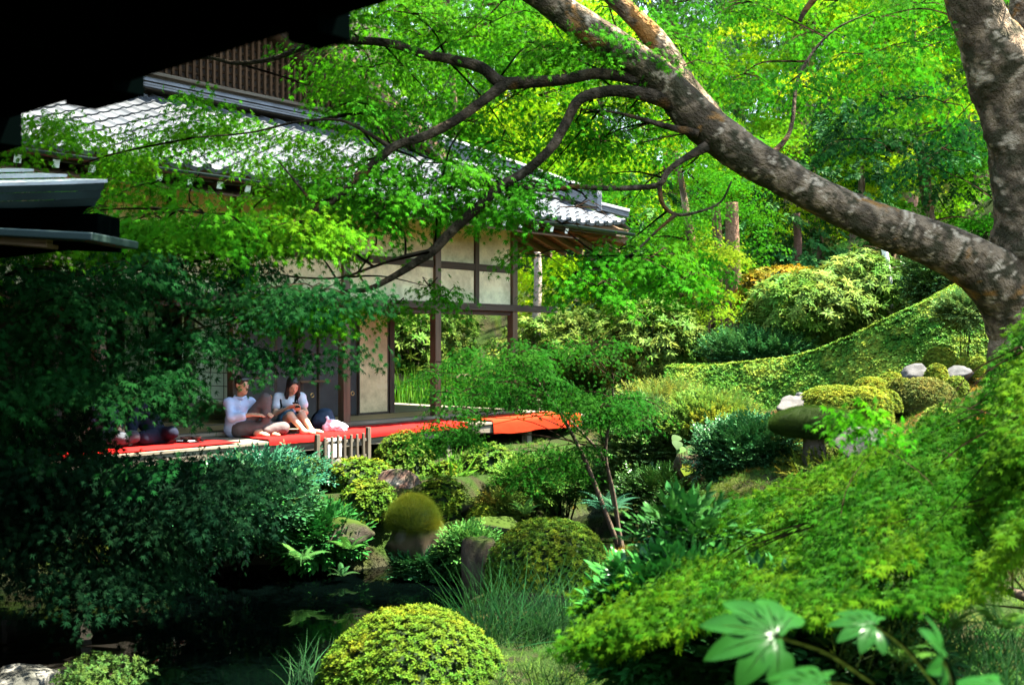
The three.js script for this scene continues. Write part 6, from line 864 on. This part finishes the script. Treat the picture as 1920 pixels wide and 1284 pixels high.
// ---------------------------------------------------------------- the wooded hill behind
R = rngOf(75);
const gAt = (px, Z) => atPx(px, Z), WOOD = {};
tree('yellow_maple', 'bright yellow green maple glowing right behind the tile ridge', gAt(1130, 27), 9.6, 3.4, { c: GREEN.yellow, c2: GREEN.mapleY, pads: 95, per: 34, padR: 0.9, from: 0.15 });
tree('yellow_maple', 'sunlit yellow maple behind the leaning limb', gAt(1530, 27), 8.4, 3.6, { c: GREEN.yellow, c2: GREEN.mapleY, pads: 95, per: 36, padR: 0.95, from: 0.2 });
tree('maple_tree', 'fresh green maple with low boughs left of the big trunk', gAt(1730, 25), 7, 3.4, { c: GREEN.mapleY, c2: GREEN.maple, pads: 52, per: 36, from: 0.2 });
tree('maple_tree', 'green maple over the rhododendrons right of the hall', gAt(1290, 22), 5.6, 2.5, { c: mixc(GREEN.maple, GREEN.mapleY, 0.3), c2: GREEN.maple, pads: 46, per: 34, from: 0.42, sp: SP.maple, s: 1.2, padR: 0.7 });
tree('maple_tree', 'young yellow green maple in front of the reddish trunks', gAt(1345, 20.5), 2.9, 0.9, { c: C(0.15, 0.25, 0.008), pads: 22, per: 22, padR: 0.4, from: 0.15, r: 0.04, sp: SP.maple, s: 1.1, limb: 0.01 });
tree('maple_tree', 'dark green maple between the cedars at the upper right', gAt(1640, 29), 11.5, 3.6, { c: GREEN.maple, c2: GREEN.mapleD, pads: 64, per: 36, padR: 0.95, from: 0.35 });
tree('maple_tree', 'tall green maple above the hall roof', gAt(860, 34), 13.5, 4.2, { c: mixc(GREEN.maple, GREEN.mapleY, 0.2), c2: GREEN.maple, pads: 70, per: 38, padR: 1.1, from: 0.2, s: 1.2 });
tree('maple_tree', 'tall green maple left above the hall roof', gAt(640, 33), 14, 4.2, { c: GREEN.maple, c2: GREEN.mapleY, pads: 66, per: 38, padR: 1.1, from: 0.2, s: 1.2 });
tree('maple_tree', 'bushy green maple behind the right trunk', gAt(1890, 24), 9, 3.2, { c: mixc(GREEN.maple, GREEN.mapleY, 0.35), c2: GREEN.maple, pads: 50, per: 36, from: 0.2 });
tree('evergreen_tree', 'dark evergreen behind the pale rhododendrons', gAt(1590, 24), 4.6, 2.6, { c: GREEN.ever, c2: C(0.03, 0.11, 0.02), sp: SP.ever, m: LM.small, pads: 42, per: 34, padR: 0.8, thick: 0.35, from: 0.1 });
tree('evergreen_tree', 'dark evergreen in the gap right of the hall eave', gAt(1190, 25.5), 4.8, 2.4, { c: GREEN.ever, c2: C(0.04, 0.12, 0.03), sp: SP.ever, m: LM.small, pads: 36, per: 34, padR: 0.8, thick: 0.35, from: 0.1 });
tree('pine_tree', 'garden pine with needle pads beside the white dead trunk', gAt(1680, 19.8), 2.6, 1.2, { c: C(0.03, 0.1, 0.012), sp: SP.pine, pads: 18, per: 70, padR: 0.45, thick: 0.05, droop: 0, from: 0.3, r: 0.06, m: LM.small, s: 1.1 });
const cedar = (label, px, Z, h, cw, o = {}) => tree('cedar_tree', label, gAt(px, Z), h, cw, { c: GREEN.conifer, c2: C(0.06, 0.12, 0.05), sp: SP.needle, cone: 1, pads: 110, per: 24, padR: 1.1, thick: 0.3, droop: 0.5, hang: 0.25, r: 0.3, from: 0.25, trunkTo: 0.98, cedar: 1, s: 1.3, m: LM.soft, ...o });
cedar('cedar with drooping pale sprays at the top centre right', 1500, 33, 17, 3.6); cedar('tall cedar with a brown trunk at the upper right', 1690, 34, 20, 3.2, { from: 0.4 }); cedar('cedar behind the yellow maple on the right', 1620, 38, 20, 3.8); cedar('cedar at the top beside the leaning trunk fork', 1840, 36, 19, 3.6); cedar('cedar above the middle of the picture', 1250, 38, 19, 3.8); cedar('cedar behind the maples over the roof ridge', 1010, 42, 20, 4); cedar('cedar far behind the hall roof', 760, 44, 21, 4.2); cedar('cedar at the left behind the hall roof', 540, 42, 20, 4.2); cedar('far cedar high on the slope, left of the centre', 900, 50, 20, 4.4); cedar('far cedar high on the slope, right of the centre', 1380, 46, 20, 4.2); cedar('far cedar behind the big trunk', 1960, 42, 21, 4.4);
// cut reddish trunks and the white dead trunk
{ const bare = (label, px, y0, y1, Z, r, col, lean = 0) => { const a = P(px + lean, y1, Z), b = P(px, y0, Z), t = thing('bare_trunk', label, 'tree trunk', a); const L = b.clone().sub(a), pts = [[V(0, -0.6, 0), r * 1.15], [V(0.02, 0, 0), r * 1.1], [L.clone().multiplyScalar(0.5).add(V(0.03, 0, 0)), r], [L, r * 0.85]]; part('trunk', tube(pts, 14, 0.06, 0.2, (w) => mixc(col, col.clone().multiplyScalar(0.5), fbm(w.x * 12, w.y * 3, w.z * 12, 3))), M.bark, t); return t; };
  bare('reddish brown trunk right of the young yellow maple', 1372, 380, 612, 21.2, 0.15, C(0.2, 0.11, 0.07)); bare('thinner brown trunk left of the reddish one', 1343, 380, 560, 22, 0.11, C(0.14, 0.085, 0.055)); bare('slim trunk in the dark evergreens above the golden bush', 1494, 400, 520, 23, 0.09, C(0.13, 0.07, 0.05));
  const w = bare('white dead trunk among the rhododendrons', 1657, 452, 585, 19.3, 0.065, C(0.78, 0.74, 0.68), 12); for (const [y, d, l] of [[-0.2, -1, 0.35], [0.4, 1, 0.5], [0.75, -1, 0.3]]) part('branch', tube([[V(0, y + 0.4, 0), 0.02], [V(d * l * 0.5, y + 0.45, 0.05), 0.014], [V(d * l, y + 0.42, 0.1), 0.006]], 6, 0.1), M.paleStem, w);
  bare('pale leaning trunk seen under the hall eave', 1008, 470, 600, 22.4, 0.09, C(0.42, 0.33, 0.26), -4); }
{ // dry stone wall seen through the open corner
  const at = P(765, 735, 24.2), t = thing('stone_wall', 'rough dry stone wall seen through the open corner of the hall', 'wall', at);
  for (let r = 0; r < 4; r++) for (let c = 0; c < 7; c++) { const g = rockGeo(0.2, 0.13, 0.2, r * 9 + c * 3, { det: 2, box: 0.6, c: C(0.16, 0.11, 0.08), c2: C(0.4, 0.3, 0.25) }); part('stone', g, M.rock, t).position.set((c - 3) * 0.36 + (r % 2) * 0.17 + rr(-0.03, 0.03), -0.4 + r * 0.23, rr(-0.05, 0.05)); } }
{ // woods up the hill, read as one mass
  const items = [[], []], far = [[], []];
  for (let i = 0; i < 26000; i++) { const z = rr(36, 62), x = rr(-0.62, 0.62) * z, h = groundH(x, z); const y = h + rr(0.2, 21); const c = vary(mixc(mixc(GREEN.conifer, GREEN.maple, fbm(x * 0.25, 1, z * 0.25, 2)), GREEN.mapleY, smooth(0.5, 0.7, fbm(x * 0.3, y * 0.3, z * 0.3, 3))), 0.3); items[i % 2].push({ m: along(V(x, y, -z), V(rr(-1, 1), -0.3, rr(-1, 1)), UP, rr(1.6, 2.6)), c }); }
  items.forEach((s, i) => swarm(numbered('far_woods'), SP.mapleFar[i], LM.maple, s, scene));
  for (let i = 0; i < 9000; i++) { const z = rr(15, 34), x = -rr(0.2, 0.75) * z - 2; if (x > -9 && z < 26) continue; const h = groundH(x, z), y = h + rr(0, 9); far[i % 2].push({ m: along(V(x, y, -z), V(rr(-1, 1), -0.3, rr(-1, 1)), UP, rr(1.4, 2.2)), c: vary(GREEN.maple, 0.3) }); }
  far.forEach((s, i) => swarm(numbered('far_woods'), SP.mapleFar[i], LM.maple, s, scene));
}

{ // tall evergreens added outside the picture to keep sky light off the left bank
  const ev = (label, x, z, h, cw) => tree('evergreen_tree', label, V(x, groundH(x, z), -z), h, cw, { c: GREEN.ever, c2: C(0.03, 0.1, 0.02), sp: SP.ever, m: LM.small, pads: 60, per: 30, padR: 1.1, thick: 0.45, from: 0.12, s: 1.5 });
  ev('added unseen evergreen shading the left bank by the copper roof', -8.6, 8.5, 10, 3.0); ev('added unseen evergreen left of the hall, for shade', -9.5, 13, 11, 3.0); ev('added unseen evergreen near the left end of the near building, for shade', -8.5, 4.5, 10, 2.8);
}
// ---------------------------------------------------------------- right foreground: maple sprays, glossy shrub, fatsia
R = rngOf(81);
{ // low maple sweeping up to the right, close to the camera
  const at = V(3.4, 0.9, -4.6), t = thing('low_maple', 'soft focus low maple sweeping across the lower right foreground', 'tree', at), sets = SP.mapleNear.map(() => []), tw = [];
  const top = (x) => { const k = [[1080, 1085], [1220, 1020], [1330, 942], [1440, 905], [1540, 862], [1650, 820], [1730, 778], [1790, 748], [1840, 730], [1862, 690], [1885, 635], [1910, 580], [1990, 520]]; for (let i = 1; i < k.length; i++) if (x <= k[i][0]) return lerp(k[i - 1][1], k[i][1], clamp((x - k[i - 1][0]) / (k[i][0] - k[i - 1][0]), 0, 1)); return 520; }, skel = [];
  const stem = (pts, r) => { const w = pts.map(([x, y, Z], i) => [P(x, y, Z).sub(at), r * (1 - 0.8 * i / (pts.length - 1))]), c = new THREE.CatmullRomCurve3(w.map((a) => a[0])); for (let i = 0; i <= 24; i++) skel.push(c.getPoint(i / 24)); part('stem', tube(w, 8, 0.05, 0.15), M.stem, t); };
  stem([[2150, 1320, 5.6], [1980, 1150, 5.5], [1800, 1080, 5.6], [1600, 1070, 5.7], [1400, 1070, 5.9], [1230, 1100, 6.1]], 0.03); stem([[2150, 1250, 5.6], [2000, 990, 5.6], [1860, 930, 5.8], [1700, 950, 5.9], [1560, 970, 6.0]], 0.026); stem([[2100, 1050, 5.6], [2000, 820, 5.7], [1950, 720, 5.8], [1915, 650, 5.9]], 0.022);
  for (let i = 0; i < 5200; i++) { // layered sprays that hang towards the pond, like a thatch
    const u = R(), x = lerp(1090, 2000, Math.pow(u, 0.85)) + rr(-25, 25), f = (x - 1090) / 910, v = Math.pow(R(), 0.8), gap = fbm(x * 0.006, v * 2, 3, 3); if (gap < 0.33 || (v > 0.75 && gap < 0.45)) continue;
    const y = top(x) + 6 + v * lerp(120, 430, f), Z = lerp(6.3, 4.3, v) + (gap - 0.5) * 2.0 + rr(-0.15, 0.15), w = P(x, y, Z), lay = fbm(x * 0.012, v * 7, 8, 2);
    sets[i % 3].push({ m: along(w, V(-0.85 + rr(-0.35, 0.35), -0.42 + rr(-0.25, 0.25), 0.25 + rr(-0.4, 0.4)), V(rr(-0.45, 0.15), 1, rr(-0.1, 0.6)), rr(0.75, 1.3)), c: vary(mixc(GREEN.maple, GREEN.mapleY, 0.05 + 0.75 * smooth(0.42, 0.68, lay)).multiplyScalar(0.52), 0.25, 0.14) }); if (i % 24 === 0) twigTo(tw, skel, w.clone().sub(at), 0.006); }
  for (const [x, y] of [[1575, 785], [1630, 775], [1600, 805], [1665, 810]]) { const p = P(x, y, 5.0); pad(sets, SP.mapleNear, p, 0.11, 6, GREEN.maple, { thick: 0.03 }); twigTo(tw, skel, p.clone().sub(at), 0.004); }
  sets.forEach((s, i) => swarm('crown', SP.mapleNear[i], LM.maple, s, t, at)); part('twigs', merge(tw), M.twig, t);
}
sh('camellia', 'glossy camellia with shining leaves right of the round dome', 'shrub', 1265, 1180, 5.5, 112, 92, 1800, SP.gloss, GREEN.gloss, { c2: C(0.03, 0.13, 0.016), sprig: 1, m: LM.gloss, s: 0.95, gaps: 0.22, core: 0.5, stems: 12 });
sh('camellia', 'camellia shoots rising to the left of the low maple', 'shrub', 1290, 1020, 5.8, 50, 36, 160, SP.gloss, C(0.014, 0.07, 0.009), { sprig: 1, m: LM.gloss, gaps: 0.2, stems: 8 });
sh('camellia', 'shaded glossy shrub under the low maple', 'shrub', 1520, 1215, 5.0, 170, 62, 1300, SP.gloss, C(0.012, 0.06, 0.01), { sprig: 1, m: LM.gloss, gaps: 0.22, core: 0.5, stems: 8 });
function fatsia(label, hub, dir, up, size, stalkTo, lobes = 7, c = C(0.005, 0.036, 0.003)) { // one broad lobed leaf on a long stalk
  const t = thing('fatsia_leaf', label, 'leaf', hub), fr = along(V(0, 0, 0), dir, up, size), lob = [], vein = [];
  for (let i = 0; i < lobes; i++) { const a = lerp(-1.8, 1.8, i / (lobes - 1)), len = 1 - 0.3 * Math.abs(a / 1.95) ** 2, w = 0.19, N = 10, mid = (q) => V(Math.cos(a) * q * len, 0.1 * q - 0.34 * q * q, Math.sin(a) * q * len), wd = (q) => q < 0.35 ? lerp(0.05, 0.085, q / 0.35) : w * Math.pow(Math.sin(Math.PI * clamp(0.12 + (q - 0.2) * 1.08, 0, 1)), 0.8);
    for (let k = 0; k < N; k++) { const q0 = k / N, q1 = (k + 1) / N, A = mid(q0), B = mid(q1), s = V(-Math.sin(a), 0, Math.cos(a)); for (const e of [-1, 1]) { const A2 = A.clone().addScaledVector(s, e * wd(q0)).add(V(0, wd(q0) * 0.25, 0)), B2 = B.clone().addScaledVector(s, e * (k < N - 1 ? wd(q1) : 0)).add(V(0, (k < N - 1 ? wd(q1) : 0) * 0.25, 0)); if (e > 0) lob.push(A, A2, B2, A, B2, B); else lob.push(A, B2, A2, A, B, B2); } }
    vein.push(tube([[mid(0.02).add(V(0, 0.006, 0)), 0.012], [mid(0.5).add(V(0, 0.006, 0)), 0.008], [mid(0.95).add(V(0, 0.004, 0)), 0.002]], 5, 0.1)); }
  const web = []; for (let i = 0; i < lobes - 1; i++) { const f = (j, q) => { const a = lerp(-1.8, 1.8, j / (lobes - 1)), len = 1 - 0.3 * Math.abs(a / 1.95) ** 2; return V(Math.cos(a) * q * len, 0.1 * q - 0.34 * q * q, Math.sin(a) * q * len); }; const m = f(i + 0.5, 0.52); for (const [p, q] of [[f(i, 0), f(i, 0.2)], [f(i, 0.2), f(i, 0.6)]]) web.push(p, m, q); for (const [p, q] of [[f(i + 1, 0), f(i + 1, 0.2)], [f(i + 1, 0.2), f(i + 1, 0.6)]]) web.push(p, q, m); }
  const g = polyGeo([...lob, ...web]), cs = []; for (let i = 0; i < g.attributes.position.count; i++) { const q = Math.hypot(g.attributes.position.getX(i), g.attributes.position.getZ(i)); const k = 0.9 + 0.25 * fbm(g.attributes.position.getX(i) * 6, 1, g.attributes.position.getZ(i) * 6, 2); cs.push(c.r * k, c.g * k, c.b * k); } g.setAttribute('color', new THREE.Float32BufferAttribute(cs, 3)); const gg = toCreasedNormals(g, 0.9);
  part('blade', gg, LM.fatsia ??= leafMat({ color: C(1, 1, 1), roughness: 0.8, transmission: 0.1, specularIntensity: 0.05, clearcoat: 0.09, clearcoatRoughness: 0.27 }), t).applyMatrix4(fr); part('veins', merge(vein), M.vein ??= std({ color: C(0.06, 0.1, 0.015), roughness: 0.6 }), t).applyMatrix4(fr);
  part('stalk', tube([[V(0, 0, 0), 0.005], [stalkTo.clone().sub(hub).multiplyScalar(0.5).add(V(0, 0.02, 0)), 0.006], [stalkTo.clone().sub(hub), 0.008]], 8, 0.04), M.vein, t); return t; }
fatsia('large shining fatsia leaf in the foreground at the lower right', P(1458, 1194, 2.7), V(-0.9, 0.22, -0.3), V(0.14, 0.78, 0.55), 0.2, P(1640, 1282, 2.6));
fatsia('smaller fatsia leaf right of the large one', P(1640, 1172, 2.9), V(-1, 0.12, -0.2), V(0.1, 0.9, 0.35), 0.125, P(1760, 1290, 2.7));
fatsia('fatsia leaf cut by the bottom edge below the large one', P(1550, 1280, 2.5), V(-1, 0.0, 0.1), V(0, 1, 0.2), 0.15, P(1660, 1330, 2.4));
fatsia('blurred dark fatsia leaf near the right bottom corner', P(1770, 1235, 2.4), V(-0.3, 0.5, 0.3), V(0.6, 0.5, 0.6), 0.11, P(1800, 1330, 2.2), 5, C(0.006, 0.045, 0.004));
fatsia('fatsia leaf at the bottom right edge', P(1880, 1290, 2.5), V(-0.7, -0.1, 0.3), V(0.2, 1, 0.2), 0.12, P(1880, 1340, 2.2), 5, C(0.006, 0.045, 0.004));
for (const [x, y, Z, n, s, l] of [[1700, 1130, 5, 9, 0.5, 'fern in the shade under the low maple'], [1800, 1110, 5.2, 9, 0.55, 'pale fern at the right below the low maple'], [1690, 1240, 4.4, 9, 0.5, 'fern at the bottom right near the fatsia'], [1880, 1180, 4.4, 9, 0.5, 'fern at the right bottom edge'], [1330, 1240, 5.6, 9, 0.5, 'fern below the glossy camellia'], [1120, 1200, 6.4, 9, 0.5, 'fern right of the narrow grass tufts'], [1780, 1180, 4.8, 8, 0.4, 'little fern among the grass at the lower right']]) fern(l, P(x, y, Z), n, s, { c: C(0.045, 0.13, 0.014) });
for (const [x, y, Z, n, l] of [[1640, 1240, 4.6, 200, 'yellowish mound of fine grass at the bottom right'], [1900, 1080, 5.4, 160, 'blue green grass at the right edge below the maple'], [1180, 1265, 6.6, 160, 'bright low grass at the bottom middle']]) grassClump('grass_mound', l, 'grass', P(x, y, Z), n, 0.3, 0.003, C(0.03, 0.06, 0.006), { spread: 0.22 });

for (let i = 0; i < 16; i++) { const x = lerp(1560, 1960, R()), Z = rr(4.6, 6.2), y = 0, g = atPx(x, Z); grassClump('grass_tuft', 'loose tuft of dark grass on the shaded bank below the low maple', 'grass', g, 70, 0.34, 0.0035, C(0.01, 0.045, 0.008), { spread: 0.25, group: 'grass tufts on the shaded bank' }); }
for (let i = 0; i < 12; i++) { const x = lerp(1500, 1940, R()), Z = rr(4.2, 6.0); fern('low fern on the shaded bank below the low maple', atPx(x, Z), 8, 0.5, { c: C(0.03, 0.1, 0.012), group: 'ferns on the shaded bank' }); }
for (let i = 0; i < 22; i++) { const x = lerp(960, 1330, R()), Z = rr(6.4, 8.4); grassClump('grass_tuft', 'short tuft of dark grass between the nearest dome and the camellia', 'grass', atPx(x, Z), 70, 0.26, 0.0035, C(0.013, 0.05, 0.008), { spread: 0.22, group: 'grass tufts by the pond' }); }
renderer.render(scene, camera);
